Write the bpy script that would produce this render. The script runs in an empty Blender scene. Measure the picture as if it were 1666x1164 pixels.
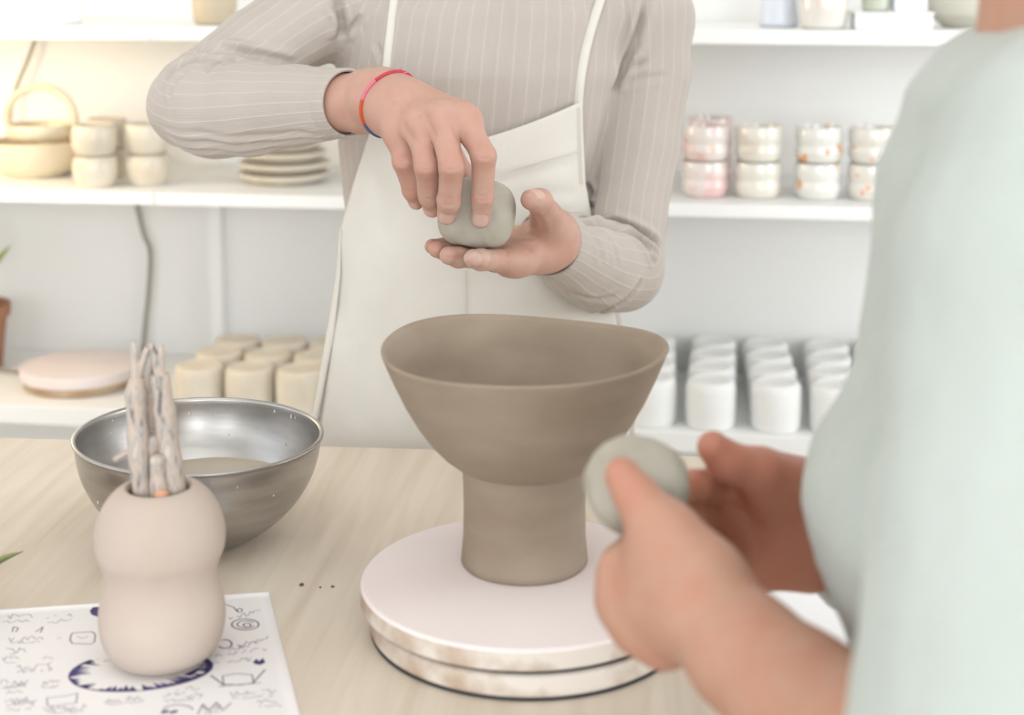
import bpy, bmesh, math, random
import numpy as np
from mathutils import Vector, Matrix

# ------------------------------------------------------------------ camera, world, light
F, X0, Y0 = 2400.0, 833.0, 197.0          # focal length and principal point in pixels of the 1666x1164 frame
PSI, PIT = math.radians(7.5), math.radians(6.0)
CAM = np.array([0.0, 0.0, 1.31])
FH = np.array([-math.sin(PSI), math.cos(PSI), 0.0])      # horizontal forward
RT = np.array([math.cos(PSI), math.sin(PSI), 0.0])       # right
ZZ = np.array([0.0, 0.0, 1.0])
FW = FH * math.cos(PIT) - ZZ * math.sin(PIT)
UP = FH * math.sin(PIT) + ZZ * math.cos(PIT)

scene = bpy.context.scene
col = scene.collection
cam = bpy.data.cameras.new('camera')
cam.sensor_width = 36.0
cam.lens = F / 1666.0 * 36.0
cam.shift_y = -(582.0 - Y0) / 1666.0
cam.clip_start = 0.02
cam.dof.use_dof = True
cam.dof.focus_distance = 1.24
cam.dof.aperture_fstop = 5.0
camo = bpy.data.objects.new('camera', cam)
col.objects.link(camo)
camo.matrix_world = Matrix(((RT[0], UP[0], -FW[0], CAM[0]), (RT[1], UP[1], -FW[1], CAM[1]),
                            (RT[2], UP[2], -FW[2], CAM[2]), (0, 0, 0, 1)))
scene.camera = camo

scene.view_settings.view_transform = 'Standard'
scene.view_settings.look = 'None'
scene.view_settings.gamma = 1.0
scene.view_settings.use_curve_mapping = False
scene.view_settings.exposure = 0.08

world = bpy.data.worlds.new('daylight')
scene.world = world
world.use_nodes = True
world.node_tree.nodes['Background'].inputs['Color'].default_value = (0.86, 0.93, 1.0, 1)
world.node_tree.nodes['Background'].inputs['Strength'].default_value = 1.0


def area(name, loc, target, sx, sy, power, color):
    l = bpy.data.lights.new(name, 'AREA')
    l.shape = 'RECTANGLE'; l.size = sx; l.size_y = sy; l.energy = power; l.color = color
    o = bpy.data.objects.new(name, l); col.objects.link(o)
    o.location = loc
    d = Vector(target) - Vector(loc)
    o.rotation_euler = d.to_track_quat('-Z', 'Y').to_euler()
    return o


# daylight entering by the windows in the wall behind the camera and in the left wall
area('daylight_rear_right', (1.25, -4.15, 1.75), (0.6, 2.0, 1.1), 1.8, 1.8, 92, (0.93, 0.965, 1.0))
area('daylight_rear_left', (-1.05, -4.15, 1.75), (-0.8, 2.0, 1.1), 1.8, 1.8, 34, (0.92, 0.96, 1.0))
area('daylight_left', (-2.15, 0.15, 1.65), (0.5, 0.6, 1.1), 2.0, 1.5, 6, (0.90, 0.95, 1.0))
area('daylight_right', (2.35, 1.25, 1.30), (0.6, 2.35, 0.85), 1.2, 1.0, 22, (0.95, 0.975, 1.0))
area('overhead_fill', (0.1, 0.10, 2.78), (0.1, 0.11, 0.0), 2.4, 1.8, 13, (0.93, 0.965, 1.0))  # overhead light added to lift upward faces; the ceiling has no opening

LAMP_W = 26.0                               # warm floor lamp at the left end of the shelves

# ------------------------------------------------------------------ helpers


def P(px, py, d):
    return CAM + d * (FW + (px - X0) / F * RT - (py - Y0) / F * UP)


def T(px, py, z):
    r = FW + (px - X0) / F * RT - (py - Y0) / F * UP
    return CAM + r * ((z - CAM[2]) / r[2])


def WY(px, py, y):                         # a pixel's ray met with the plane world y = const
    r = FW + (px - X0) / F * RT - (py - Y0) / F * UP
    return CAM + r * ((y - CAM[1]) / r[1])


def lin(c):
    c = c / 255.0
    return c / 12.92 if c <= 0.04045 else ((c + 0.055) / 1.055) ** 2.4


def rgb(r, g, b):
    return (lin(r), lin(g), lin(b), 1.0)


def tag(o, label=None, cat=None, group=None, kind=None):
    if label: o['label'] = label
    if cat: o['category'] = cat
    if group: o['group'] = group
    if kind: o['kind'] = kind
    return o


def empty(name, loc=(0, 0, 0), rz=0.0):
    o = bpy.data.objects.new(name, None); col.objects.link(o)
    o.location = loc; o.rotation_euler = (0, 0, rz); o.empty_display_size = 0.03
    return o


def link(name, me, mat, parent=None, smooth=True):
    o = bpy.data.objects.new(name, me); col.objects.link(o)
    if mat is not None and not me.materials: me.materials.append(mat)
    if parent is not None: o.parent = parent
    if smooth and len(me.polygons):
        me.polygons.foreach_set('use_smooth', np.ones(len(me.polygons), dtype=bool))
    return o


def mesh_np(name, V, Q):
    me = bpy.data.meshes.new(name)
    V = np.asarray(V, dtype=np.float32); Q = np.asarray(Q, dtype=np.int32)
    n = Q.shape[1]
    me.vertices.add(len(V)); me.vertices.foreach_set('co', V.ravel())
    me.loops.add(Q.size); me.loops.foreach_set('vertex_index', Q.ravel())
    me.polygons.add(len(Q))
    me.polygons.foreach_set('loop_start', np.arange(0, Q.size, n, dtype=np.int32))
    me.polygons.foreach_set('loop_total', np.full(len(Q), n, dtype=np.int32))
    me.update(calc_edges=True)
    return me


def bm_mesh(name, bm):
    me = bpy.data.meshes.new(name); bm.normal_update(); bm.to_mesh(me); bm.free()
    return me


def box(bm, lo, hi, bevel=0.0):
    r = bmesh.ops.create_cube(bm, size=1.0)
    for v in r['verts']:
        v.co = Vector([lo[i] + (v.co[i] + 0.5) * (hi[i] - lo[i]) for i in range(3)])
    if bevel > 0:
        es = list({e for v in r['verts'] for e in v.link_edges})
        bmesh.ops.bevel(bm, geom=es, offset=bevel, segments=2, affect='EDGES', profile=0.5)


def box_obj(name, lo, hi, mat, parent=None, bevel=0.0):
    bm = bmesh.new(); box(bm, lo, hi, bevel)
    return link(name, bm_mesh(name, bm), mat, parent, smooth=False)


def lathe_arrays(profile, n=64, wob=None):
    V, Q = [], []
    m = len(profile)
    for i in range(n):
        a = 2 * math.pi * i / n
        for j, (r, z) in enumerate(profile):
            if wob:
                r, z = wob(r, z, a, j)
            V.append((r * math.cos(a), r * math.sin(a), z))
    for i in range(n):
        k = (i + 1) % n
        for j in range(m - 1):
            Q.append((i * m + j, k * m + j, k * m + j + 1, i * m + j + 1))
    return V, Q


def lathe(name, profile, mat, parent=None, n=64, wob=None):
    V, Q = lathe_arrays(profile, n, wob)
    me = mesh_np(name, V, Q)
    bm = bmesh.new(); bm.from_mesh(me)
    bmesh.ops.remove_doubles(bm, verts=bm.verts, dist=1e-6)
    bmesh.ops.recalc_face_normals(bm, faces=bm.faces)
    bm.to_mesh(me); bm.free()
    return link(name, me, mat, parent)


def rounded(pts, rad=0.002, seg=3):
    """round the corners of an (r, z) polyline"""
    out = [pts[0]]
    for a, b, c in zip(pts, pts[1:], pts[2:]):
        a, b, c = map(np.array, (a, b, c))
        la, lc = np.linalg.norm(a - b), np.linalg.norm(c - b)
        t = min(rad, la * .45, lc * .45)
        p0, p2 = b + (a - b) / la * t, b + (c - b) / lc * t
        for s in range(seg + 1):
            u = s / seg
            out.append(tuple((1 - u) ** 2 * p0 + 2 * u * (1 - u) * b + u * u * p2))
    out.append(pts[-1])
    return [(float(r), float(z)) for r, z in out]


def catmull(pts, per=8):
    p = np.asarray(pts, float)
    p = np.vstack([2 * p[0] - p[1], p, 2 * p[-1] - p[-2]])
    out = []
    for i in range(1, len(p) - 2):
        for s in range(per):
            t = s / per
            out.append(0.5 * ((2 * p[i]) + (-p[i - 1] + p[i + 1]) * t + (2 * p[i - 1] - 5 * p[i] + 4 * p[i + 1] - p[i + 2]) * t * t
                              + (-p[i - 1] + 3 * p[i] - 3 * p[i + 1] + p[i + 2]) * t ** 3))
    out.append(p[-2])
    return np.array(out)


def tube_arrays(path, rad, n=10, cap=True):
    path = np.asarray(path, float)
    rad = np.broadcast_to(np.asarray(rad, float), (len(path),))
    tg = np.gradient(path, axis=0); tg /= np.linalg.norm(tg, axis=1)[:, None] + 1e-12
    ref = np.array([0.0, 0.0, 1.0]) if abs(tg[0][2]) < 0.9 else np.array([1.0, 0, 0])
    V, Q = [], []
    s = np.cross(tg[0], ref); s /= np.linalg.norm(s)
    for i in range(len(path)):
        s = s - tg[i] * np.dot(s, tg[i]); s /= np.linalg.norm(s) + 1e-12
        u = np.cross(s, tg[i])
        for k in range(n):
            a = 2 * math.pi * k / n
            V.append(path[i] + rad[i] * (math.cos(a) * s + math.sin(a) * u))
    for i in range(len(path) - 1):
        for k in range(n):
            k2 = (k + 1) % n
            Q.append((i * n + k, i * n + k2, (i + 1) * n + k2, (i + 1) * n + k))
    if cap:
        b = len(V); V.append(path[0]); V.append(path[-1])
        e = (len(path) - 1) * n
        for k in range(n):
            k2 = (k + 1) % n
            Q.append((b, k2, k, b)); Q.append((b + 1, e + k, e + k2, b + 1))
    return V, Q


def tube(name, path, rad, mat, parent=None, n=10):
    V, Q = tube_arrays(path, rad, n)
    fs = [tuple(dict.fromkeys(q)) for q in Q]
    me = bpy.data.meshes.new(name); me.from_pydata([tuple(v) for v in V], [], fs); me.update()
    return link(name, me, mat, parent)


# ------------------------------------------------------------------ materials
MATS = {}


def mat(name, color, rough=0.6, spec=0.3, metal=0.0, var=None, scale=20.0, bump=0.0, bscale=80.0, detail=4.0, stretch=None,
        sss=0.0, coat=0.0, lo=0.35, hi=0.65):
    if name in MATS: return MATS[name]
    m = bpy.data.materials.new(name); m.use_nodes = True
    nt = m.node_tree; b = nt.nodes['Principled BSDF']
    b.inputs['Base Color'].default_value = color
    b.inputs['Roughness'].default_value = rough
    b.inputs['Specular IOR Level'].default_value = spec
    b.inputs['Metallic'].default_value = metal
    b.inputs['Coat Weight'].default_value = coat
    if sss:
        b.inputs['Subsurface Weight'].default_value = sss
        b.inputs['Subsurface Radius'].default_value = (0.012, 0.005, 0.003)
        b.inputs['Subsurface Scale'].default_value = 0.6
    tc = nt.nodes.new('ShaderNodeTexCoord')
    mp = nt.nodes.new('ShaderNodeMapping')
    if stretch: mp.inputs['Scale'].default_value = stretch
    nt.links.new(tc.outputs['Object'], mp.inputs['Vector'])
    if var:
        n = nt.nodes.new('ShaderNodeTexNoise'); n.inputs['Scale'].default_value = scale; n.inputs['Detail'].default_value = detail
        r = nt.nodes.new('ShaderNodeValToRGB')
        r.color_ramp.elements[0].position = lo; r.color_ramp.elements[1].position = hi
        r.color_ramp.elements[0].color = var; r.color_ramp.elements[1].color = color
        nt.links.new(mp.outputs['Vector'], n.inputs['Vector'])
        nt.links.new(n.outputs['Fac'], r.inputs['Fac'])
        nt.links.new(r.outputs['Color'], b.inputs['Base Color'])
    if bump:
        n2 = nt.nodes.new('ShaderNodeTexNoise'); n2.inputs['Scale'].default_value = bscale; n2.inputs['Detail'].default_value = 5
        bp = nt.nodes.new('ShaderNodeBump'); bp.inputs['Strength'].default_value = bump; bp.inputs['Distance'].default_value = 0.002
        nt.links.new(mp.outputs['Vector'], n2.inputs['Vector'])
        nt.links.new(n2.outputs['Fac'], bp.inputs['Height'])
        nt.links.new(bp.outputs['Normal'], b.inputs['Normal'])
    MATS[name] = m
    return m


WALL = mat('white_wall_paint', rgb(244, 243, 240), 0.8, 0.2, bump=0.05, bscale=60)
SHELF = mat('white_shelf_laminate', rgb(246, 246, 244), 0.5, 0.3, bump=0.02, bscale=30)
FLOOR = mat('floor_screed', rgb(196, 188, 176), 0.7, 0.3, var=rgb(178, 170, 160), scale=5)
CEIL = mat('white_ceiling', rgb(242, 242, 240), 0.9, 0.1, bump=0.02)
CLAY = mat('wet_clay', rgb(160, 145, 128), 0.62, 0.3, var=rgb(140, 123, 105), scale=13, bump=0.12, bscale=45, lo=0.3, hi=0.75, stretch=(1, 1, 2.2))
CLAYLUMP = mat('grey_clay', rgb(181, 175, 163), 0.65, 0.25, var=rgb(166, 158, 143), scale=25, bump=0.15, bscale=60)
BISQUE_L = mat('cream_bisque', rgb(234, 225, 209), 0.75, 0.2, var=rgb(225, 213, 194), scale=18, bump=0.04)
BISQUE_R = mat('white_bisque', rgb(245, 245, 243), 0.75, 0.2, bump=0.04)
STEEL = mat('brushed_steel', rgb(186, 183, 180), 0.33, 0.5, 1.0, var=rgb(166, 163, 160), scale=14, stretch=(1, 1, 6), bump=0.03, bscale=40)


def table_material():
    m = bpy.data.materials.new('pale_plywood'); m.use_nodes = True
    nt = m.node_tree; b = nt.nodes['Principled BSDF']
    b.inputs['Roughness'].default_value = 0.62
    b.inputs['Specular IOR Level'].default_value = 0.25
    tc = nt.nodes.new('ShaderNodeTexCoord')
    mp = nt.nodes.new('ShaderNodeMapping'); mp.inputs['Rotation'].default_value = (0, 0, math.radians(-52)); mp.inputs['Scale'].default_value = (60, 4.0, 8)
    nt.links.new(tc.outputs['Object'], mp.inputs['Vector'])
    n = nt.nodes.new('ShaderNodeTexNoise'); n.inputs['Scale'].default_value = 1.0; n.inputs['Detail'].default_value = 6; n.inputs['Distortion'].default_value = 0.6
    nt.links.new(mp.outputs['Vector'], n.inputs['Vector'])
    r = nt.nodes.new('ShaderNodeValToRGB')
    e = r.color_ramp.elements
    e[0].position = 0.22; e[0].color = rgb(204, 189, 170)
    e[1].position = 0.62; e[1].color = rgb(222, 210, 194)
    x = e.new(0.4); x.color = rgb(215, 202, 185)
    nt.links.new(n.outputs['Fac'], r.inputs['Fac'])
    n2 = nt.nodes.new('ShaderNodeTexNoise'); n2.inputs['Scale'].default_value = 3.2; n2.inputs['Detail'].default_value = 5
    nt.links.new(tc.outputs['Object'], n2.inputs['Vector'])
    r2 = nt.nodes.new('ShaderNodeValToRGB')
    r2.color_ramp.elements[0].position = 0.35; r2.color_ramp.elements[0].color = (0.92, 0.91, 0.90, 1)
    r2.color_ramp.elements[1].position = 0.7; r2.color_ramp.elements[1].color = (1, 1, 1, 1)
    nt.links.new(n2.outputs['Fac'], r2.inputs['Fac'])
    mx = nt.nodes.new('ShaderNodeMix'); mx.data_type = 'RGBA'; mx.blend_type = 'MULTIPLY'; mx.inputs['Factor'].default_value = 1
    nt.links.new(r.outputs['Color'], mx.inputs['A']); nt.links.new(r2.outputs['Color'], mx.inputs['B'])
    nt.links.new(mx.outputs['Result'], b.inputs['Base Color'])
    bp = nt.nodes.new('ShaderNodeBump'); bp.inputs['Strength'].default_value = 0.12; bp.inputs['Distance'].default_value = 0.001
    nt.links.new(n.outputs['Fac'], bp.inputs['Height']); nt.links.new(bp.outputs['Normal'], b.inputs['Normal'])
    return m


def skin_material(name, base, red):
    m = bpy.data.materials.new(name); m.use_nodes = True
    nt = m.node_tree; b = nt.nodes['Principled BSDF']
    b.inputs['Roughness'].default_value = 0.5
    b.inputs['Specular IOR Level'].default_value = 0.35
    b.inputs['Subsurface Weight'].default_value = 0.06
    b.inputs['Subsurface Radius'].default_value = (0.008, 0.003, 0.002)
    b.inputs['Subsurface Scale'].default_value = 0.5
    at = nt.nodes.new('ShaderNodeAttribute'); at.attribute_name = 'tone'
    sp = nt.nodes.new('ShaderNodeSeparateColor'); nt.links.new(at.outputs['Color'], sp.inputs['Color'])
    tc = nt.nodes.new('ShaderNodeTexCoord')
    n = nt.nodes.new('ShaderNodeTexNoise'); n.inputs['Scale'].default_value = 55; n.inputs['Detail'].default_value = 4
    nt.links.new(tc.outputs['Object'], n.inputs['Vector'])
    r = nt.nodes.new('ShaderNodeValToRGB')
    r.color_ramp.elements[0].position = 0.3; r.color_ramp.elements[0].color = tuple(.65 * a + .35 * b for a, b in zip(base, red))
    r.color_ramp.elements[1].position = 0.62; r.color_ramp.elements[1].color = base
    nt.links.new(n.outputs['Fac'], r.inputs['Fac'])

    def mixin(prev, fac, color):
        mx = nt.nodes.new('ShaderNodeMix'); mx.data_type = 'RGBA'
        nt.links.new(fac, mx.inputs['Factor']); nt.links.new(prev, mx.inputs['A']); mx.inputs['B'].default_value = color
        return mx.outputs['Result']
    c = mixin(r.outputs['Color'], sp.outputs['Red'], red)                   # knuckles, finger pads, and bounced red light painted on the far hand
    c = mixin(c, sp.outputs['Green'], rgb(206, 165, 152))                   # nails
    c = mixin(c, sp.outputs['Blue'], rgb(194, 180, 168))                    # dried clay on the skin
    nt.links.new(c, b.inputs['Base Color'])
    n2 = nt.nodes.new('ShaderNodeTexNoise'); n2.inputs['Scale'].default_value = 260; n2.inputs['Detail'].default_value = 3
    nt.links.new(tc.outputs['Object'], n2.inputs['Vector'])
    bp = nt.nodes.new('ShaderNodeBump'); bp.inputs['Strength'].default_value = 0.12; bp.inputs['Distance'].default_value = 0.001
    nt.links.new(n2.outputs['Fac'], bp.inputs['Height']); nt.links.new(bp.outputs['Normal'], b.inputs['Normal'])
    return m


def rib_material(name, base, dark, light):
    """ribbed jersey: the attribute 'ribvec' holds the direction round the limb and the number of ribs"""
    m = bpy.data.materials.new(name); m.use_nodes = True
    nt = m.node_tree; b = nt.nodes['Principled BSDF']
    b.inputs['Roughness'].default_value = 0.85
    b.inputs['Specular IOR Level'].default_value = 0.15
    b.inputs['Sheen Weight'].default_value = 0.15
    at = nt.nodes.new('ShaderNodeAttribute'); at.attribute_name = 'ribvec'
    sx = nt.nodes.new('ShaderNodeSeparateXYZ'); nt.links.new(at.outputs['Vector'], sx.inputs['Vector'])

    def math_(op, a, bb=None):
        n = nt.nodes.new('ShaderNodeMath'); n.operation = op
        for i, v in enumerate((a, bb)):
            if v is None: continue
            if isinstance(v, (int, float)): n.inputs[i].default_value = v
            else: nt.links.new(v, n.inputs[i])
        return n.outputs[0]
    ph = math_('MULTIPLY', math_('ARCTAN2', sx.outputs['Y'], sx.outputs['X']), math_('MULTIPLY', sx.outputs['Z'], 1 / (2 * math.pi)))
    w1 = math_('COSINE', math_('MULTIPLY', ph, 2 * math.pi))                # broad ribs
    fine = math_('COSINE', math_('MULTIPLY', ph, 2 * math.pi * 5))          # fine knit ribs
    h = math_('ADD', math_('MULTIPLY', math_('POWER', math_('MAXIMUM', w1, 0.0), 5.0), 1.0), math_('MULTIPLY', fine, 0.12))
    r = nt.nodes.new('ShaderNodeValToRGB')
    r.color_ramp.elements[0].position = 0.0; r.color_ramp.elements[0].color = base
    r.color_ramp.elements[1].position = 0.9; r.color_ramp.elements[1].color = light
    nt.links.new(h, r.inputs['Fac'])
    tc = nt.nodes.new('ShaderNodeTexCoord')
    n = nt.nodes.new('ShaderNodeTexNoise'); n.inputs['Scale'].default_value = 14; n.inputs['Detail'].default_value = 4
    nt.links.new(tc.outputs['Object'], n.inputs['Vector'])
    r2 = nt.nodes.new('ShaderNodeValToRGB')
    r2.color_ramp.elements[0].position = 0.3; r2.color_ramp.elements[0].color = dark
    r2.color_ramp.elements[1].position = 0.6; r2.color_ramp.elements[1].color = (1, 1, 1, 1)
    nt.links.new(n.outputs['Fac'], r2.inputs['Fac'])
    mx = nt.nodes.new('ShaderNodeMix'); mx.data_type = 'RGBA'; mx.blend_type = 'MULTIPLY'; mx.inputs['Factor'].default_value = 0.6
    nt.links.new(r.outputs['Color'], mx.inputs['A']); nt.links.new(r2.outputs['Color'], mx.inputs['B'])
    nt.links.new(mx.outputs['Result'], b.inputs['Base Color'])
    bp = nt.nodes.new('ShaderNodeBump'); bp.inputs['Strength'].default_value = 0.4; bp.inputs['Distance'].default_value = 0.001
    nt.links.new(h, bp.inputs['Height']); nt.links.new(bp.outputs['Normal'], b.inputs['Normal'])
    return m


def cloth_material(name, base, var, scale=900.0, strength=0.2):
    m = bpy.data.materials.new(name); m.use_nodes = True
    nt = m.node_tree; b = nt.nodes['Principled BSDF']
    b.inputs['Roughness'].default_value = 0.9
    b.inputs['Specular IOR Level'].default_value = 0.1
    b.inputs['Sheen Weight'].default_value = 0.2
    tc = nt.nodes.new('ShaderNodeTexCoord')
    n = nt.nodes.new('ShaderNodeTexNoise'); n.inputs['Scale'].default_value = 9; n.inputs['Detail'].default_value = 6
    nt.links.new(tc.outputs['Object'], n.inputs['Vector'])
    r = nt.nodes.new('ShaderNodeValToRGB')
    r.color_ramp.elements[0].position = 0.3; r.color_ramp.elements[0].color = var
    r.color_ramp.elements[1].position = 0.7; r.color_ramp.elements[1].color = base
    nt.links.new(n.outputs['Fac'], r.inputs['Fac']); nt.links.new(r.outputs['Color'], b.inputs['Base Color'])
    hs = []
    for sc in ((1.0, 1.0, 0.12), (0.12, 0.12, 1.0)):
        mp = nt.nodes.new('ShaderNodeMapping'); mp.inputs['Scale'].default_value = sc
        nt.links.new(tc.outputs['Object'], mp.inputs['Vector'])
        k = nt.nodes.new('ShaderNodeTexNoise'); k.inputs['Scale'].default_value = scale; k.inputs['Detail'].default_value = 2
        nt.links.new(mp.outputs['Vector'], k.inputs['Vector']); hs.append(k.outputs['Fac'])
    ad = nt.nodes.new('ShaderNodeMath'); ad.operation = 'ADD'
    nt.links.new(hs[0], ad.inputs[0]); nt.links.new(hs[1], ad.inputs[1])
    bp = nt.nodes.new('ShaderNodeBump'); bp.inputs['Strength'].default_value = strength; bp.inputs['Distance'].default_value = 0.001
    nt.links.new(ad.outputs[0], bp.inputs['Height']); nt.links.new(bp.outputs['Normal'], b.inputs['Normal'])
    return m


TABLE = table_material()
SKIN_W = skin_material('skin_tanned', rgb(191, 152, 135), rgb(184, 130, 114))
SKIN_F = skin_material('skin_fair', rgb(184, 142, 120), rgb(184, 112, 90))
RIB = rib_material('beige_ribbed_jersey', rgb(185, 175, 167), (0.93, 0.92, 0.91, 1), rgb(193, 184, 176))
LINEN = cloth_material('natural_linen', rgb(226, 222, 214), rgb(219, 214, 205), 700, 0.22)
KNIT = cloth_material('pale_mint_knit', rgb(188, 194, 188), rgb(181, 187, 180), 420, 0.5)
DENIM = cloth_material('dark_trousers', rgb(70, 76, 92), rgb(60, 66, 80), 500, 0.2)
PAPER = mat('white_paper', rgb(236, 231, 229), 0.7, 0.2)
INK = mat('violet_ink', rgb(58, 48, 96), 0.6, 0.2, var=rgb(86, 78, 128), scale=40)
INKG = mat('grey_ink', rgb(140, 132, 150), 0.7, 0.2)
CORD = mat('grey_cord', rgb(164, 158, 146), 0.6, 0.3)
HAIR = mat('brown_hair', rgb(92, 66, 46), 0.5, 0.4, var=rgb(66, 46, 32), scale=30, stretch=(6, 6, 1))

# ------------------------------------------------------------------ signed-distance modelling (bodies and clothes)


class Grid:
    def __init__(s, lo, hi, h):
        s.lo = np.asarray(lo, float); s.h = h
        s.n = np.ceil((np.asarray(hi, float) - s.lo) / h).astype(int) + 1
        s.D = np.full(tuple(s.n), 1.0, dtype=np.float32)

    def sub(s, lo, hi):
        i0 = np.clip(np.floor((np.asarray(lo) - s.lo) / s.h).astype(int), 0, s.n)
        i1 = np.clip(np.ceil((np.asarray(hi) - s.lo) / s.h).astype(int) + 1, 0, s.n)
        sl = tuple(slice(a, b) for a, b in zip(i0, i1))
        ax = [(s.lo[k] + s.h * np.arange(i0[k], i1[k])).astype(np.float32) for k in range(3)]
        return sl, (ax[0][:, None, None], ax[1][None, :, None], ax[2][None, None, :])


def smin(a, b, k):
    if k <= 0: return np.minimum(a, b)
    h = np.maximum(k - np.abs(a - b), 0.0) / k
    return np.minimum(a, b) - h * h * k * 0.25


def smax(a, b, k):
    return -smin(-a, -b, k)


def cone(a, b, ra, rb, flat=None):
    """round cone a->b; flat = (direction, factor) squeezes the section along a direction"""
    a = np.asarray(a, float); b = np.asarray(b, float)

    def f(X, Y, Z):
        ab = b - a; L = float(ab @ ab) + 1e-12
        x, y, z = X - a[0], Y - a[1], Z - a[2]
        t = np.clip((x * ab[0] + y * ab[1] + z * ab[2]) / L, 0, 1)
        dx, dy, dz = x - t * ab[0], y - t * ab[1], z - t * ab[2]
        q = dx * dx + dy * dy + dz * dz
        if flat is not None:
            d, s = flat
            w = dx * d[0] + dy * d[1] + dz * d[2]
            q = q + w * w * (1.0 / (s * s) - 1.0)
        return np.sqrt(q) - (ra + (rb - ra) * t)
    r = max(ra, rb)
    return f, np.minimum(a, b) - r, np.maximum(a, b) + r


def ellipsoid(c, rad, ax=None):
    c = np.asarray(c, float); rad = np.asarray(rad, float)
    A = np.eye(3) if ax is None else np.asarray(ax, float)

    def f(X, Y, Z):
        x, y, z = X - c[0], Y - c[1], Z - c[2]
        q = 0
        for k in range(3):
            w = (x * A[k][0] + y * A[k][1] + z * A[k][2]) / rad[k]
            q = q + w * w
        return (np.sqrt(q) - 1.0) * rad.min()
    r = rad.max()
    return f, c - r, c + r


def add(g, prim, k=0.0, op='u'):
    f, lo, hi = prim
    m = k + 4 * g.h
    sl, xyz = g.sub(lo - m, hi + m)
    if 0 in g.D[sl].shape: return
    d = f(*xyz)
    if op == 'u': g.D[sl] = smin(g.D[sl], d, k)
    else: g.D[sl] = smax(g.D[sl], -d, k)


def add_finger(g, base, chain, rads, kweb=0.011, kseg=0.004, flats=None):
    pr = [cone(chain[i], chain[i + 1], rads[i], rads[i + 1]) for i in range(len(chain) - 1)]
    lo = np.min([p[1] for p in pr], axis=0); hi = np.max([p[2] for p in pr], axis=0)
    m = kweb + 4 * g.h
    sl, xyz = g.sub(lo - m, hi + m)
    d = None
    for p in pr:
        e = p[0](*xyz)
        d = e if d is None else smin(d, e, kseg)
    g.D[sl] = np.minimum(g.D[sl], smin(base[sl], d, kweb))


def nets(g, iters=1):
    """naive surface nets"""
    D = g.D; ins = D < 0
    nx, ny, nz = D.shape
    cnt = np.zeros((nx - 1, ny - 1, nz - 1), np.int8)
    for a in (0, 1):
        for b in (0, 1):
            for c in (0, 1):
                cnt += ins[a:nx - 1 + a, b:ny - 1 + b, c:nz - 1 + c]
    act = (cnt > 0) & (cnt < 8)
    idx = np.argwhere(act)
    ids = np.full(act.shape, -1, np.int32); ids[act] = np.arange(len(idx))
    cs = [(a, b, c) for a in (0, 1) for b in (0, 1) for c in (0, 1)]
    val = [D[idx[:, 0] + a, idx[:, 1] + b, idx[:, 2] + c] for a, b, c in cs]
    acc = np.zeros((len(idx), 3)); num = np.zeros(len(idx))
    for i in range(8):
        for j in range(i + 1, 8):
            if sum(abs(cs[i][k] - cs[j][k]) for k in range(3)) != 1: continue
            m = (val[i] < 0) != (val[j] < 0)
            t = np.where(m, val[i] / np.where(m, val[i] - val[j], 1), 0)
            p = np.array(cs[i])[None] + t[:, None] * (np.array(cs[j]) - np.array(cs[i]))[None]
            acc[m] += p[m]; num[m] += 1
    V = g.lo + g.h * (idx + acc / num[:, None])
    Q = []
    for ax in range(3):
        o = [k for k in range(3) if k != ax]
        sa = [slice(None)] * 3; sb = [slice(None)] * 3
        sa[ax] = slice(0, -1); sb[ax] = slice(1, None)
        A, B = ins[tuple(sa)], ins[tuple(sb)]
        e = np.argwhere(A != B)
        e = e[(e[:, o[0]] > 0) & (e[:, o[1]] > 0) & (e[:, o[0]] < D.shape[o[0]] - 1) & (e[:, o[1]] < D.shape[o[1]] - 1)]
        flip = A[e[:, 0], e[:, 1], e[:, 2]]
        q = []
        for d0, d1 in ((-1, -1), (0, -1), (0, 0), (-1, 0)):
            c = e.copy(); c[:, o[0]] += d0; c[:, o[1]] += d1
            q.append(ids[c[:, 0], c[:, 1], c[:, 2]])
        q = np.stack(q, 1)
        if ax == 1: flip = ~flip
        q[~flip] = q[~flip][:, ::-1]
        Q.append(q)
    Q = np.vstack(Q)
    Q = Q[(Q >= 0).all(1)]
    for _ in range(iters):                      # light Laplacian smoothing
        s = np.zeros_like(V); c = np.zeros(len(V))
        for i in range(4):
            np.add.at(s, Q[:, i], V[Q[:, (i + 1) % 4]]); np.add.at(c, Q[:, i], 1)
        V = 0.5 * V + 0.5 * s / np.maximum(c, 1)[:, None]
    return V, Q


def normals(V, Q):
    n = np.cross(V[Q[:, 2]] - V[Q[:, 0]], V[Q[:, 3]] - V[Q[:, 1]])
    N = np.zeros_like(V)
    for i in range(4): np.add.at(N, Q[:, i], n)
    return N / (np.linalg.norm(N, axis=1)[:, None] + 1e-12)


def vnoise(p, seed=0):
    """smooth pseudo-noise from summed sines"""
    r = np.random.RandomState(seed); o = np.zeros(len(p))
    for i in range(6):
        k = r.normal(size=3); k /= np.linalg.norm(k)
        o += np.sin(p @ k * (1.0 + 0.6 * i) + r.uniform(0, 6.28)) / (1 + 0.5 * i)
    return o / 2.5


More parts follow.
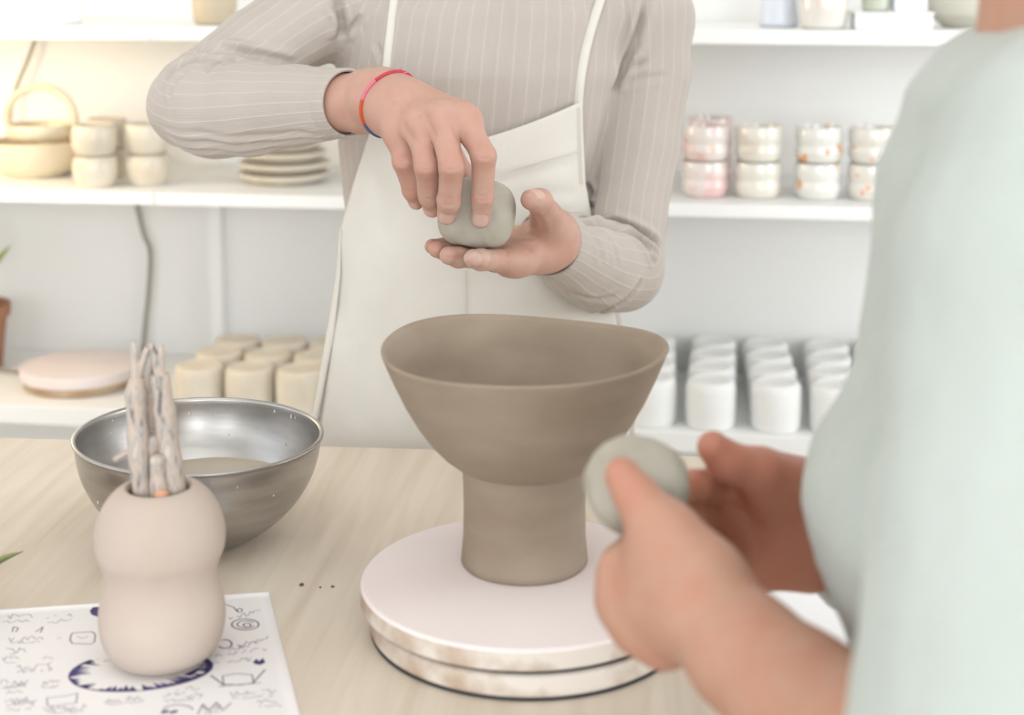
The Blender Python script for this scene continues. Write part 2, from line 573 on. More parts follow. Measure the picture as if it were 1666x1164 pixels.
def press(V, N, creases):
    off = np.zeros(len(V))
    for pts, dep, w in creases:
        m = ((V > pts.min(0) - 5 * w) & (V < pts.max(0) + 5 * w)).all(1)
        idx = np.where(m)[0]
        if not len(idx): continue
        v = V[idx]; best = np.full(len(idx), 1e9); tt = np.zeros(len(idx))
        n = len(pts) - 1
        for k in range(n):
            a, b = pts[k], pts[k + 1]; ab = b - a; L = ab @ ab + 1e-12
            t = np.clip((v - a) @ ab / L, 0, 1)
            d = np.linalg.norm(v - a - t[:, None] * ab, axis=1)
            u = d < best; best = np.where(u, d, best); tt = np.where(u, (k + t) / n, tt)
        fade = np.clip(np.minimum(tt, 1 - tt) * 6, 0, 1) ** .7
        off[idx] += fade * dep * (-np.exp(-(best / w) ** 2) + .55 * np.exp(-((best - 2.3 * w) / (1.2 * w)) ** 2))
    return V + N * off[:, None]


def on_mesh(V, path, per=5):
    """lay a pixel path on the nearest visible points of a mesh"""
    q = V - CAM; d = q @ FW
    X = X0 + F * (q @ RT) / d; Y = Y0 - F * (q @ UP) / d
    out = []
    for px, py in catmull(np.array(path, float), per):
        r = (X - px) ** 2 + (Y - py) ** 2
        near = np.where(r < 36)[0]
        if not len(near): near = np.array([np.argmin(r)])
        out.append(P(px, py, d[near].min()))
    out = np.array(out)
    for _ in range(4): out[1:-1] = (out[:-2] + 2 * out[1:-1] + out[2:]) / 4
    return out


def color_attr(me, C):
    a = me.color_attributes.new('tone', 'FLOAT_COLOR', 'POINT')
    c = np.ones((len(C), 4), np.float32); c[:, :3] = C
    a.data.foreach_set('color', c.ravel())


def rib_attr(me, ang, count):
    a = me.attributes.new('ribvec', 'FLOAT_VECTOR', 'POINT')
    v = np.stack([np.cos(ang), np.sin(ang), np.broadcast_to(np.asarray(count, float), np.shape(ang))], 1)
    a.data.foreach_set('vector', v.astype(np.float32).ravel())


# ------------------------------------------------------------------ the room
YS, YW = 2.18, 2.52                       # shelf front edge and back wall
XL, XR, YR, HC = -2.2, 2.4, -4.2, 2.8


def struct(name, bm_or_boxes, m, label=None):
    bm = bmesh.new()
    for lo, hi in bm_or_boxes: box(bm, lo, hi)
    o = link(name, bm_mesh(name, bm), m, smooth=False)
    return tag(o, label, None, None, 'structure')


struct('floor', [((XL - .1, YR - .1, -.1), (XR + .1, YW + .1, 0))], FLOOR, 'pale screed floor of the pottery studio')
struct('ceiling', [((XL - .1, YR - .1, HC), (XR + .1, YW + .1, HC + .1))], CEIL, 'white studio ceiling')
struct('wall_back', [((XL - .1, YW, 0), (XR + .1, YW + .1, HC))], WALL, 'white painted wall behind the shelves')
struct('wall_right', [((XR, YR, 0), (XR + .1, .6, HC)), ((XR, 1.9, 0), (XR + .1, YW, HC)), ((XR, .6, 0), (XR + .1, 1.9, .8)), ((XR, .6, 2.3), (XR + .1, 1.9, HC))],
       WALL, 'white painted wall with a window on the right side')
struct('wall_left', [((XL - .1, YR, 0), (XL, -.9, HC)), ((XL - .1, 1.2, 0), (XL, YW, HC)),
                     ((XL - .1, -.9, 0), (XL, 1.2, .85)), ((XL - .1, -.9, 2.45), (XL, 1.2, HC))], WALL, 'white painted wall with a window on the left side')
W1, W2, WB, WT = (-2.0, -.1), (.3, 2.2), .8, 2.7
struct('wall_rear', [((XL, YR - .1, 0), (W1[0], YR, HC)), ((W1[1], YR - .1, 0), (W2[0], YR, HC)), ((W2[1], YR - .1, 0), (XR, YR, HC)),
                     ((W1[0], YR - .1, 0), (W1[1], YR, WB)), ((W1[0], YR - .1, WT), (W1[1], YR, HC)),
                     ((W2[0], YR - .1, 0), (W2[1], YR, WB)), ((W2[0], YR - .1, WT), (W2[1], YR, HC))], WALL, 'white painted wall with two tall windows')
FRAME = mat('white_window_frame', rgb(240, 240, 238), 0.5, 0.3)
for i, (x0, x1) in enumerate((W1, W2)):
    xm = (x0 + x1) / 2
    struct('window_%d' % (i + 1), [((x0, YR - .07, WB), (x0 + .05, YR - .03, WT)), ((x1 - .05, YR - .07, WB), (x1, YR - .03, WT)),
                                   ((x0, YR - .07, WB), (x1, YR - .03, WB + .05)), ((x0, YR - .07, WT - .05), (x1, YR - .03, WT)),
                                   ((xm - .025, YR - .07, WB), (xm + .025, YR - .03, WT))], FRAME, 'white framed window in the rear wall')
struct('window_3', [((XL - .07, -.9, .85), (XL - .03, -.85, 2.45)), ((XL - .07, 1.15, .85), (XL - .03, 1.2, 2.45)),
                    ((XL - .07, -.9, .85), (XL - .03, 1.2, .9)), ((XL - .07, -.9, 2.4), (XL - .03, 1.2, 2.45)),
                    ((XL - .07, .125, .85), (XL - .03, .175, 2.45))], FRAME, 'white framed window in the left wall')

struct('window_4', [((XR + .03, .6, .8), (XR + .07, .65, 2.3)), ((XR + .03, 1.85, .8), (XR + .07, 1.9, 2.3)),
                    ((XR + .03, .6, .8), (XR + .07, 1.9, .85)), ((XR + .03, .6, 2.25), (XR + .07, 1.9, 2.3)),
                    ((XR + .03, 1.225, .8), (XR + .07, 1.275, 2.3))], FRAME, 'white framed window in the right wall')

# ------------------------------------------------------------------ shelves
ZT, ZM, ZB = 1.217, 0.959, 0.609
XJ = float(WY(250, 320, YS)[0])            # joint between the left and right boards
for z, th, word in ((ZT, .021, 'top'), (ZM, .020, 'middle'), (ZB, .030, 'bottom')):
    for x0, x1, side in ((XL + .02, XJ - .0008, 'left'), (XJ + .0008, XR - .02, 'right')):
        o = box_obj('shelf_board', (x0, YS, z - th), (x1, YW - .001, z), SHELF, None, 0.0015)
        tag(o, '%s board of the %s white wall shelf' % ('short left-hand' if side == 'left' else 'long right-hand', word), 'shelf', 'white shelf boards')
xu = float(WY(352, 440, YW - .02)[0])
o = box_obj('shelf_upright', (xu - .011, YW - .026, ZB + .0005), (xu + .011, YW - .0005, ZM - .0205), SHELF, None, 0.001)
tag(o, 'white vertical shelf upright on the wall above the cream cups', 'upright')
for k, px in enumerate((1475, -60)):
    x = float(WY(px, 500, YW)[0])
    o = box_obj('shelf_upright', (x - .011, YW - .026, ZB + .0005), (x + .011, YW - .0005, ZM - .0205), SHELF, None, 0.001)
    tag(o, ['white vertical shelf upright hidden by the mint sweater', 'white vertical shelf upright beside the potted plant'][k], 'upright')

# ------------------------------------------------------------------ table
ZTAB = 0.85
TR = PSI - math.radians(4.7)
tab = empty('work_table', (0, 0, 0), TR)
tc0 = CAM + FH * 1.366; tc0[2] = 0         # a point of the far edge
ct, st_ = math.cos(TR), math.sin(TR)


def to_table(p):
    return (p[0] * ct + p[1] * st_, -p[0] * st_ + p[1] * ct)


yf = to_table(tc0)[1]
yn = yf - 0.53
xl_, xr_ = -1.05, 0.52
box_obj('tabletop', (xl_, yn, ZTAB - .028), (xr_, yf, ZTAB), TABLE, tab, 0.002)
WOOD = mat('pine_leg', rgb(200, 178, 148), 0.6, 0.3, var=rgb(184, 160, 128), scale=8, stretch=(8, 8, 1))
for lx in (xl_ + .05, xr_ - .10):
    for ly in (yn + .05, yf - .10):
        box_obj('leg', (lx, ly, 0), (lx + .05, ly + .05, ZTAB - .0285), WOOD, tab, 0.002)
for ly in (yn + .065, yf - .085):
    box_obj('rail', (xl_ + .101, ly, ZTAB - .10), (xr_ - .101, ly + .02, ZTAB - .0285), WOOD, tab, 0.001)
tag(tab, 'pale plywood work table in front of the two people', 'table')

# ------------------------------------------------------------------ banding wheel, plaster bat and clay goblet
PLASTER = mat('plaster_stained', rgb(238, 227, 224), 0.8, 0.15, var=rgb(233, 220, 217), scale=7, bump=0.05)
PEDGE = mat('plaster_edge', rgb(222, 213, 203), 0.8, 0.15, var=rgb(184, 162, 142), scale=26, bump=0.25, bscale=60, lo=0.36, hi=0.56)
DARK = mat('dark_rubber', rgb(44, 46, 52), 0.6, 0.3)


def at_table(px, py, z=ZTAB):
    return T(px, py, z)


vc = CAM + FH * 0.985
b0 = T(851, 940, ZTAB + .034)
w0 = b0 + RT * .0034 - FH * .001
wheel = empty('banding_wheel', (w0[0], w0[1], ZTAB))
R2 = 0.1105
lathe('wheel_head', rounded([(0, .0012), (R2 - .003, .0012), (R2, .004), (R2, .0155), (R2 - .002, .0172), (0, .0172)], .002), PEDGE, wheel, 96)
lathe('rubber_rim', [(0, 0.0001), (R2 - .0025, 0.0001), (R2 - .0005, .0012), (R2 - .0035, .0014), (0, .0014)], DARK, wheel, 96)
lathe('groove_ring', [(R2 - .004, .0171), (R2 - .004, .0201), (R2 - .010, .0201), (R2 - .010, .0171)], DARK, wheel, 96)
tag(wheel, 'clay-stained round banding wheel under the pinkish plaster bat', 'turntable')
R1 = 0.1135
bat = empty('plaster_bat', (b0[0], b0[1], ZTAB + .0202))
lathe('bat_top', rounded([(0, .0152), (R1 - .0015, .0152), (R1, .0132)], .001), PLASTER, bat, 96)
lathe('bat_edge', rounded([(0, 0), (R1 - .002, 0), (R1, .002), (R1, .0133)], .001), PEDGE, bat, 96)
tag(bat, 'thick round pinkish plaster bat carrying the clay goblet', 'bat')
ZBAT = ZTAB + .0202 + .0152

g0 = T(853, 913, ZBAT)
gob = empty('clay_goblet', (g0[0], g0[1], ZBAT + .0002))


def gw(r, z, a, j):
    s = 1 + 0.006 * math.sin(2 * a + 1.0) + 0.004 * math.sin(5 * a)
    k = max(0, (z - .07) / .085)
    return r * s, z + k * (0.0022 * math.sin(a * 2 + 2.4) + 0.0014 * math.sin(3 * a + .5))


stem = [(0, 0), (.0435, 0), (.0452, .0015), (.0448, .006), (.0436, .02), (.0432, .04), (.0436, .060), (.0444, .0725), (.044, .078), (0, .078)]
lathe('stem', stem, CLAY, gob, 96, gw)
outer = [(.0, .069), (.030, .069), (.0425, .0705), (.050, .0745), (.0585, .0815), (.067, .0905), (.0765, .104), (.085, .119), (.0925, .135), (.0975, .147), (.1005, .1545)]
inner = [(.1010, .1562), (.1000, .1572), (.0975, .1568), (.0955, .1535), (.091, .143), (.083, .125), (.073, .107), (.060, .091), (.045, .0805), (.025, .0765), (0, .076)]
lathe('bowl', outer + inner, CLAY, gob, 128, gw)
tag(gob, 'unfired brown clay goblet with a wide bowl on a thick stem', 'goblet')

# ------------------------------------------------------------------ steel bowl and its slip water
s0 = CAM + FH * 1.152 + RT * ((322 - X0) / F * 1.19)
sb = empty('steel_bowl', (s0[0], s0[1], ZTAB + .0002))
sb.rotation_euler = (math.radians(0.0), math.radians(1.6), PSI)
sb.location.z = ZTAB + .0016
RB, HB = .0968, .083
po = []
for i in range(25):
    t = i / 24
    a = math.radians(24 + t * 66)
    po.append((RB * math.sin(a) ** 1.05, HB * (1 - math.cos(a) ** 1.0 / math.cos(math.radians(24)))))
po = [(0, 0.0005)] + po
pi_ = [(max(r - .0012, 0), z + .001) for r, z in po[:-1]]
rim = [(RB + .0002, HB), (RB + .0022, HB + .0006), (RB + .0024, HB + .0018), (RB + .001, HB + .0026), (RB - .0008, HB + .0022), (RB - .0014, HB)]
lathe('bowl_body', po[:-1] + rim + pi_[::-1], STEEL, sb, 128)
SPLASH = mat('dried_slip', rgb(214, 206, 194), 0.8, 0.1)
rr = random.Random(5)
bmz = bmesh.new()


def bowl_r(z):
    for (r0, z0), (r1, z1) in zip(po, po[1:]):
        if z0 <= z <= z1: return r0 + (r1 - r0) * (z - z0) / (z1 - z0 + 1e-9)
    return RB


for k in range(26):                        # splashes of slip on the steel
    inside = k < 20
    a = math.radians(rr.uniform(20, 160)) if inside else math.radians(rr.uniform(215, 320))
    z = rr.uniform(.046, .080) if inside else rr.uniform(.035, .078)
    r = bowl_r(z) + (-.0014 if inside else .0002)
    s = rr.uniform(.0004, .0015); e = rr.uniform(.6, 2.4)
    q = bmesh.ops.create_icosphere(bmz, subdivisions=1, radius=1.0)
    for v in q['verts']:
        c = Vector((v.co.x * s, v.co.y * .00035, v.co.z * s * e))
        c.rotate(Matrix.Rotation(a - math.pi / 2, 3, 'Z'))
        v.co = c + Vector((r * math.cos(a), r * math.sin(a), z))
sp = link('slip_splashes', bm_mesh('slip_splashes', bmz), SPLASH, sb); sp['kind'] = 'stuff'
tag(sb, 'stainless steel mixing bowl half filled with slip', 'bowl')
WATER = mat('slip_water', rgb(190, 178, 160), 0.12, 0.5, var=rgb(178, 165, 146), scale=12)
zl = .037
rl = bowl_r(zl) - .0016
o = lathe('slip_water', [(0, zl), (rl * .6, zl), (rl - .001, zl), (rl, zl + .0006)], WATER, None, 96)
o.location = (s0[0], s0[1], ZTAB + .0016)
tag(o, 'cloudy beige slip water inside the steel bowl', 'water')

# ------------------------------------------------------------------ gourd vase with modelling sticks
VASE = mat('pink_bisque', rgb(200, 186, 175), 0.8, 0.15, var=rgb(191, 175, 163), scale=12, bump=0.06, bscale=70)
v0 = T(266, 1073, ZTAB)
prof = [(0, 0), (.022, 0), (.0275, .0012), (.0345, .0065), (.0390, .0150), (.0412, .026), (.0412, .035), (.0394, .0435), (.0376, .0500), (.0367, .0560),
        (.0371, .0620), (.0391, .0690), (.0415, .075), (.0425, .083), (.0420, .091), (.0396, .100), (.0352, .1085), (.0295, .1150), (.0245, .1182),
        (.0218, .1186), (.0204, .1172), (.0198, .114), (.0215, .108), (.030, .095), (.034, .080), (.030, .06), (.032, .03), (.02, .006), (0, .005)]
v = empty('gourd_vase', (v0[0], v0[1], ZTAB + .0008))
pc = catmull(prof, 3)
lathe('vase_body', [(max(float(a), 0.0), max(float(b), 0.0)) for a, b in pc], VASE, v, 96)
tag(v, 'gourd-shaped pinkish bisque vase holding wooden sticks', 'vase')


def stick_material():
    m = bpy.data.materials.new('clay_stained_wood'); m.use_nodes = True
    nt = m.node_tree; b = nt.nodes['Principled BSDF']; b.inputs['Roughness'].default_value = 0.8
    tc = nt.nodes.new('ShaderNodeTexCoord')
    mp = nt.nodes.new('ShaderNodeMapping'); mp.inputs['Scale'].default_value = (90, 90, 26)
    nt.links.new(tc.outputs['Object'], mp.inputs['Vector'])
    n = nt.nodes.new('ShaderNodeTexNoise'); n.inputs['Scale'].default_value = 1.6; n.inputs['Detail'].default_value = 6
    nt.links.new(mp.outputs['Vector'], n.inputs['Vector'])
    r = nt.nodes.new('ShaderNodeValToRGB'); e = r.color_ramp.elements
    e[0].position = .34; e[0].color = rgb(112, 104, 100)
    e[1].position = .68; e[1].color = rgb(204, 192, 182)
    for p_, c_ in ((.42, rgb(176, 168, 162)), (.52, rgb(200, 180, 164)), (.58, rgb(170, 165, 160))):
        x = e.new(p_); x.color = c_
    nt.links.new(n.outputs['Fac'], r.inputs['Fac']); nt.links.new(r.outputs['Color'], b.inputs['Base Color'])
    bp = nt.nodes.new('ShaderNodeBump'); bp.inputs['Strength'].default_value = .5; bp.inputs['Distance'].default_value = .0015
    nt.links.new(n.outputs['Fac'], bp.inputs['Height']); nt.links.new(bp.outputs['Normal'], b.inputs['Normal'])
    return m


STICK = stick_material()
TIPC = mat('terracotta_tip', rgb(212, 160, 130), .8, .2)
dv = float(np.dot(v0 - CAM, FH))


def dp(px, py, off=0.0):                   # point over the vase's own distance
    r = FW + (px - X0) / F * RT - (py - Y0) / F * UP
    return CAM + r * ((dv + off) / float(np.dot(r, FH)))


def stick(label, pts, rads, off0, off1, prong=None, flat=1.0, seed=0):
    n = 26
    p = catmull([dp(x, y, off0 + (off1 - off0) * i / (len(pts) - 1)) for i, (x, y) in enumerate(pts)], 8)
    r = 1.18 * np.interp(np.linspace(0, 1, len(p)), np.linspace(0, 1, len(rads)), rads)
    r = r * (1 + .06 * np.sin(np.arange(len(p)) * .55 + seed) + .03 * np.sin(np.arange(len(p)) * 1.3 + 2 * seed))
    root = empty('modelling_stick', tuple(p[0]))
    body = tube('stick_shaft', p - p[0], r, STICK, root, 12)
    if prong:
        for (qx, qy, rx) in prong:
            a = dp(pts[-1][0], pts[-1][1], off1); e = dp(qx, qy, off1)
            q = np.array([a + (e - a) * t for t in np.linspace(-.15, 1, 7)])
            tube('prong', q - p[0], np.linspace(rx * 1.4, rx * .7, 7), STICK, root, 8)
    tag(root, label, 'tool', 'clay-stained sticks in the gourd vase')
    return root


stick('clay-crusted stick with a forked tip, leftmost in the gourd vase', [(238, 842), (228, 770), (223, 690), (221, 640), (222, 615)],
      [.0050, .0056, .0060, .0056, .0045], -.004, -.006, [(217, 556, .0030), (240, 566, .0026)], seed=1)
stick('short thick grey stick in the middle of the gourd vase', [(256, 850), (250, 790), (247, 745), (246, 705)], [.0062, .0066, .0068, .0066], .006, .002, seed=2)
stick('slender terracotta-ended stick at the front of the gourd vase', [(264, 852), (259, 800), (257, 760), (256, 742)], [.0052, .0050, .0046, .0036], -.006, -.011, seed=3)
stick('smooth pinkish stick with a split tip, rightmost in the gourd vase', [(288, 845), (279, 770), (270, 690), (264, 640), (260, 610)],
      [.0066, .0068, .0062, .0058, .0050], .000, -.004, [(245, 560, .0030), (262, 562, .0026)], seed=4)
stick('thin pale stick behind the others in the gourd vase', [(246, 845), (244, 760), (242, 690), (240, 640)], [.0042, .0042, .0038, .0030], .012, .012, [(252, 572, .0026)], seed=5)
# thin twig sticking out sideways
tw = np.array([dp(*q) for q in ((222, 800, .010), (214, 762, .010), (204, 742, .010), (184, 748, .010))])
tw[0] = dp(248, 836, .008); tw[1] = dp(226, 770, .010); tw[2] = dp(214, 737, .010); tw[3] = dp(185, 749, .010)
rt_ = empty('twig', tuple(tw[0]))
tube('twig_stem', catmull(tw, 6) - tw[0], .0019, STICK, rt_, 8)
tag(rt_, 'thin bent twig poking out to the left of the gourd vase', 'twig')
o = lathe('terracotta_cap', [(0, 0), (.0058, 0), (.0062, .006), (.0050, .0095), (0, .010)], TIPC, None, 20)
o.parent = bpy.data.objects['modelling_stick.002']; o.name = 'terracotta_end'
o.location = Vector(dp(263, 817, -.013)) - Vector(bpy.data.objects['modelling_stick.002'].location)
o.scale = (.8, .8, .8)

# ------------------------------------------------------------------ sheets of paper on the table
TH = .0004


def sheet(name, corners, mat_):
    c = [np.array(p) for p in corners]
    o_ = c[0].copy(); o_[2] = ZTAB
    n = 24
    V, Q = [], []
    for lay in (0, 1):
        for i in range(n + 1):
            for j in range(n + 1):
                s, t = i / n, j / n
                p = (1 - s) * (1 - t) * c[0] + s * (1 - t) * c[1] + s * t * c[2] + (1 - s) * t * c[3]
                V.append((p[0] - o_[0], p[1] - o_[1], .0002 + lay * TH))
    m = (n + 1) ** 2
    for i in range(n):
        for j in range(n):
            a = i * (n + 1) + j
            Q.append((a, a + n + 1, a + n + 2, a + 1)); Q.append((m + a, m + a + 1, m + a + n + 2, m + a + n + 1))
    bd = [(i, 0) for i in range(n)] + [(n, j) for j in range(n)] + [(n - i, n) for i in range(n)] + [(0, n - j) for j in range(n)]
    ids = [i * (n + 1) + j for i, j in bd]
    for a, b in zip(ids, ids[1:] + ids[:1]): Q.append((a, b, m + b, m + a))
    me = mesh_np(name, V, Q)
    return me, o_


pc_ = [T(-60, 998, ZTAB), T(437, 965, ZTAB), T(505, 1235, ZTAB), T(-60, 1290, ZTAB)]
me, po_ = sheet('drawing_sheet', pc_, PAPER)
sh = empty('drawing_sheet', tuple(po_))
link('paper', me, PAPER, sh, smooth=False)
tag(sh, 'white sheet of ink sketches and notes under the gourd vase', 'paper')
rg = random.Random(11)


class Ink:
    def __init__(s): s.V = []; s.F = []

    def w(s, px, py):
        p = T(px, py, ZTAB)
        return np.array([p[0] - po_[0], p[1] - po_[1], .0002 + TH + .00006])

    def line(s, pts, w=.0004, closed=False):
        p = [s.w(*q) for q in pts]
        if closed: p.append(p[0])
        for a, b in zip(p, p[1:]):
            d = b - a; L = np.linalg.norm(d)
            if L < 1e-6: continue
            nrm = np.array([-d[1], d[0], 0]) / L * w
            d = d / L * w * .5
            k = len(s.V); s.V += [tuple(a - d - nrm), tuple(b + d - nrm), tuple(b + d + nrm), tuple(a - d + nrm)]
            s.F.append((k, k + 1, k + 2, k + 3))

    def poly(s, pts):
        k = len(s.V); s.V += [tuple(s.w(*q)) for q in pts]; s.F.append(tuple(range(k, k + len(pts))))

    def text(s, x0, y0, x1, y1, h=9, w=.00028):
        """a line of illegible joined-up handwriting"""
        L = math.hypot(x1 - x0, y1 - y0); n = int(L / 3.2); pts = []
        for i in range(n):
            t = i / max(n - 1, 1)
            if rg.random() < .10:
                if len(pts) > 1: s.line(pts, w)
                pts = []
                continue
            pts.append((x0 + (x1 - x0) * t + rg.uniform(-1, 1), y0 + (y1 - y0) * t - rg.uniform(0, h)))
        if len(pts) > 1: s.line(pts, w)

    def ring(s, cx, cy, rx, ry, w=.0004, a0=0, a1=360, n=28):
        s.line([(cx + rx * math.cos(math.radians(a0 + (a1 - a0) * i / n)), cy + ry * math.sin(math.radians(a0 + (a1 - a0) * i / n))) for i in range(n + 1)], w)

    def done(s, name, m):
        me = bpy.data.meshes.new(name); me.from_pydata(s.V, [], s.F); me.update()
        o = link(name, me, m, sh, smooth=False); o['kind'] = 'stuff'
        return o


k1, k2 = Ink(), Ink()
# spiky violet wreath round the foot of the vase
N = 60
for i in range(N):
    a0, a1 = 2 * math.pi * i / N, 2 * math.pi * (i + 1) / N
    am = (a0 + a1) / 2 + rg.uniform(-.03, .03)
    if math.sin(am) < -.75: continue
    fat = 1.0 if rg.random() > .22 else .2

    def e(a, k): return (222 + 118 * k * math.cos(a) * (1 + .06 * math.cos(a)), 1094 + 33 * k * math.sin(a) - 10 * math.cos(a) * .9)
    dpt = rg.uniform(.64, .86)
    k1.poly([e(a0, 1.0), e(a1, 1.0), e(a1 + .01, .95), e(am + .04, 1 - (1 - dpt) * fat), e(a0 - .01, .95)])
k1.poly([(298, 1100), (332, 1084), (322, 1094), (310, 1102)])
k1.poly([(146, 996), (151, 990), (166, 989), (168, 1007), (160, 1006), (149, 1002)])
k1.poly([(411, 1079), (418, 1074), (421, 1078), (428, 1073), (432, 1080), (424, 1084), (416, 1083)])
for x in (262, 276): k1.poly([(x, 1160), (x + 12, 1157), (x + 13, 1161), (x + 1, 1164)])
# sketches in grey ink
for y, xs in ((1012, ((2, 52), (75, 120))), (1046, ((15, 70), (92, 100))), (1064, ((10, 42), (52, 60))), (1078, ((4, 30), (70, 88))), (1093, ((25, 92),)),
              (1118, ((0, 45), (62, 98))), (1126, ((8, 40),)), (1146, ((8, 60), (170, 235))), (1156, ((4, 55),)), (1140, ((265, 330),)), (1128, ((280, 325),)),
              (1136, ((375, 450),)), (1150, ((418, 462),)), (1160, ((70, 140), (330, 360)))):
    for a, b in xs:
        k2.text(a, y + rg.uniform(-2, 2), b, y - (b - a) * .06 + rg.uniform(-2, 2), 9)
        k2.text(a + 3, y + 5, b - 4, y + 5 - (b - a) * .06, 5)
for a in ((372, 1012, 428, 1000), (372, 1065, 436, 1044), (350, 1074, 434, 1062), (345, 1086, 408, 1078), (380, 1060, 420, 1046), (150, 1078, 190, 1080)):
    k2.text(*a, 8)
k2.ring(399, 1018, 22, 9, .0006); k2.ring(400, 1018, 14, 6, .0005, 20, 330); k2.ring(402, 1019, 6, 3, .0005)
k2.ring(366, 1050, 11, 7, .0006, -120, 150)
k2.line([(366, 985), (380, 990), (386, 997)], .0005); k2.ring(390, 995, 4, 3, .0004)
k2.line([(115, 1037), (118, 1032), (150, 1030), (155, 1034), (154, 1046), (148, 1050), (118, 1049), (114, 1044)], .0005, True)
k2.text(126, 1042, 142, 1041, 5)
k2.line([(362, 1102), (384, 1098), (410, 1100), (413, 1113), (390, 1117), (364, 1115)], .0005, True)
k2.line([(343, 1101), (366, 1118)], .0007); k2.line([(431, 1092), (411, 1114)], .0007); k2.line([(356, 1119), (424, 1113)], .0005)
k2.line([(76, 1138), (110, 1134), (126, 1130), (124, 1146), (78, 1152)], .0004, True)
k2.line([(322, 1164), (330, 1148), (340, 1160), (352, 1145), (362, 1158), (376, 1146)], .0005)
k2.ring(290, 1158, 24, 9, .0005, 180, 350)
k2.line([(20, 1030), (22, 1022), (30, 1024), (26, 1030)], .0005); k2.line([(58, 1030), (70, 1022), (66, 1031)], .0005)
k1.done('violet_drawing', INK); k2.done('grey_sketches', INKG)

me, q0 = sheet('blank_sheet', [T(1228, 952, ZTAB), T(1420, 940, ZTAB), T(1470, 1085, ZTAB), T(1300, 1098, ZTAB)], PAPER)
o = link('blank_sheet', me, mat('bright_paper', rgb(250, 250, 252), .6, .2), None, smooth=False); o.location = q0
tag(o, 'blank white sheet of paper on the table beside the mint sweater', 'paper')

# crumbs of clay
CR = mat('dark_clay_crumb', rgb(98, 84, 72), .8, .2)
for i, (x, y, s) in enumerate(((491, 953, .0018), (521, 957, .0011), (541, 956, .0014))):
    bm = bmesh.new(); bmesh.ops.create_icosphere(bm, subdivisions=2, radius=s)
    for vv in bm.verts: vv.co *= 1 + .25 * math.sin(vv.co.x * 3000 + vv.co.y * 2000 + i)
    for vv in bm.verts: vv.co.z = max(vv.co.z, -s * .5) * .6
    p = T(x, y, ZTAB)
    o = link('clay_crumb', bm_mesh('clay_crumb', bm), CR); o.location = (p[0], p[1], ZTAB + s * .3 + .0001)
    tag(o, ['largest dark clay crumb on the table, nearest the steel bowl', 'tiny dark clay crumb between two others on the table', 'dark clay crumb nearest the plaster bat'][i], 'crumb', 'clay crumbs on the table')

# ------------------------------------------------------------------ crockery on the shelves


def copy_tree(root):
    c = root.copy(); col.objects.link(c)
    for ch in root.children:
        k = ch.copy(); col.objects.link(k); k.parent = c
    return c


def upturned_cup(name, r, h, m, parent=None):
    """a cup standing on its rim: tapered wall, rounded shoulder, foot ring on top"""
    pr = [(r * .86, .0), (r * .93, .0), (r * .97, h * .08), (r, h * .45), (r * .985, h * .82), (r * .93, h * .955), (r * .85, h * .99),
          (r * .72, h), (r * .68, h), (r * .66, h * .975), (0, h * .975)]
    pr = [(r * .86, .02)] + pr
    return lathe(name, rounded(pr, .003, 2), m, parent, 40)


ORD = ['first', 'second', 'third', 'fourth', 'fifth']
# cream cups, lower left shelf: three rows of three
base = None
spx = float(WY(408, 620, YS + .05)[0])
for row in range(3):
    for c in range(4):
        x = spx + (c - 1) * .0835 + row * .004
        y = YS + .047 + row * .085
        if base is None:
            base = upturned_cup('cream_cup', .0405, .066, BISQUE_L); o = base
        else:
            o = base.copy(); col.objects.link(o)
        o.location = (x, y, ZB + .0003)
        o.rotation_euler = (0, 0, .7 * row + 1.1 * c)
        tag(o, 'upside-down cream bisque cup, %s from the left in the %s row behind the steel bowl' % (ORD[c], ['front', 'middle', 'back'][row]), 'cup', 'cream cups on the lower shelf')
# white cups, lower right shelf: columns running back to the wall
base = None
for c, px in enumerate((1060, 1156, 1262, 1358, 1462)):
    fx = float(WY(px, 660, YS + .05)[0])
    for row in range(4):
        if base is None:
            base = upturned_cup('white_cup', .0385, .072, BISQUE_R); o = base
        else:
            o = base.copy(); col.objects.link(o)
        o.location = (fx + .002 * row * (1 if c % 2 else -1), YS + .045 + (.006 if c in (0,) else 0) + row * .080, ZB + .0003)
        o.rotation_euler = (0, 0, .9 * row + .5 * c)
        tag(o, 'upside-down white bisque cup, %s from the front in the %s column right of the goblet' % (ORD[row], ORD[c]), 'cup', 'white cups on the lower shelf')


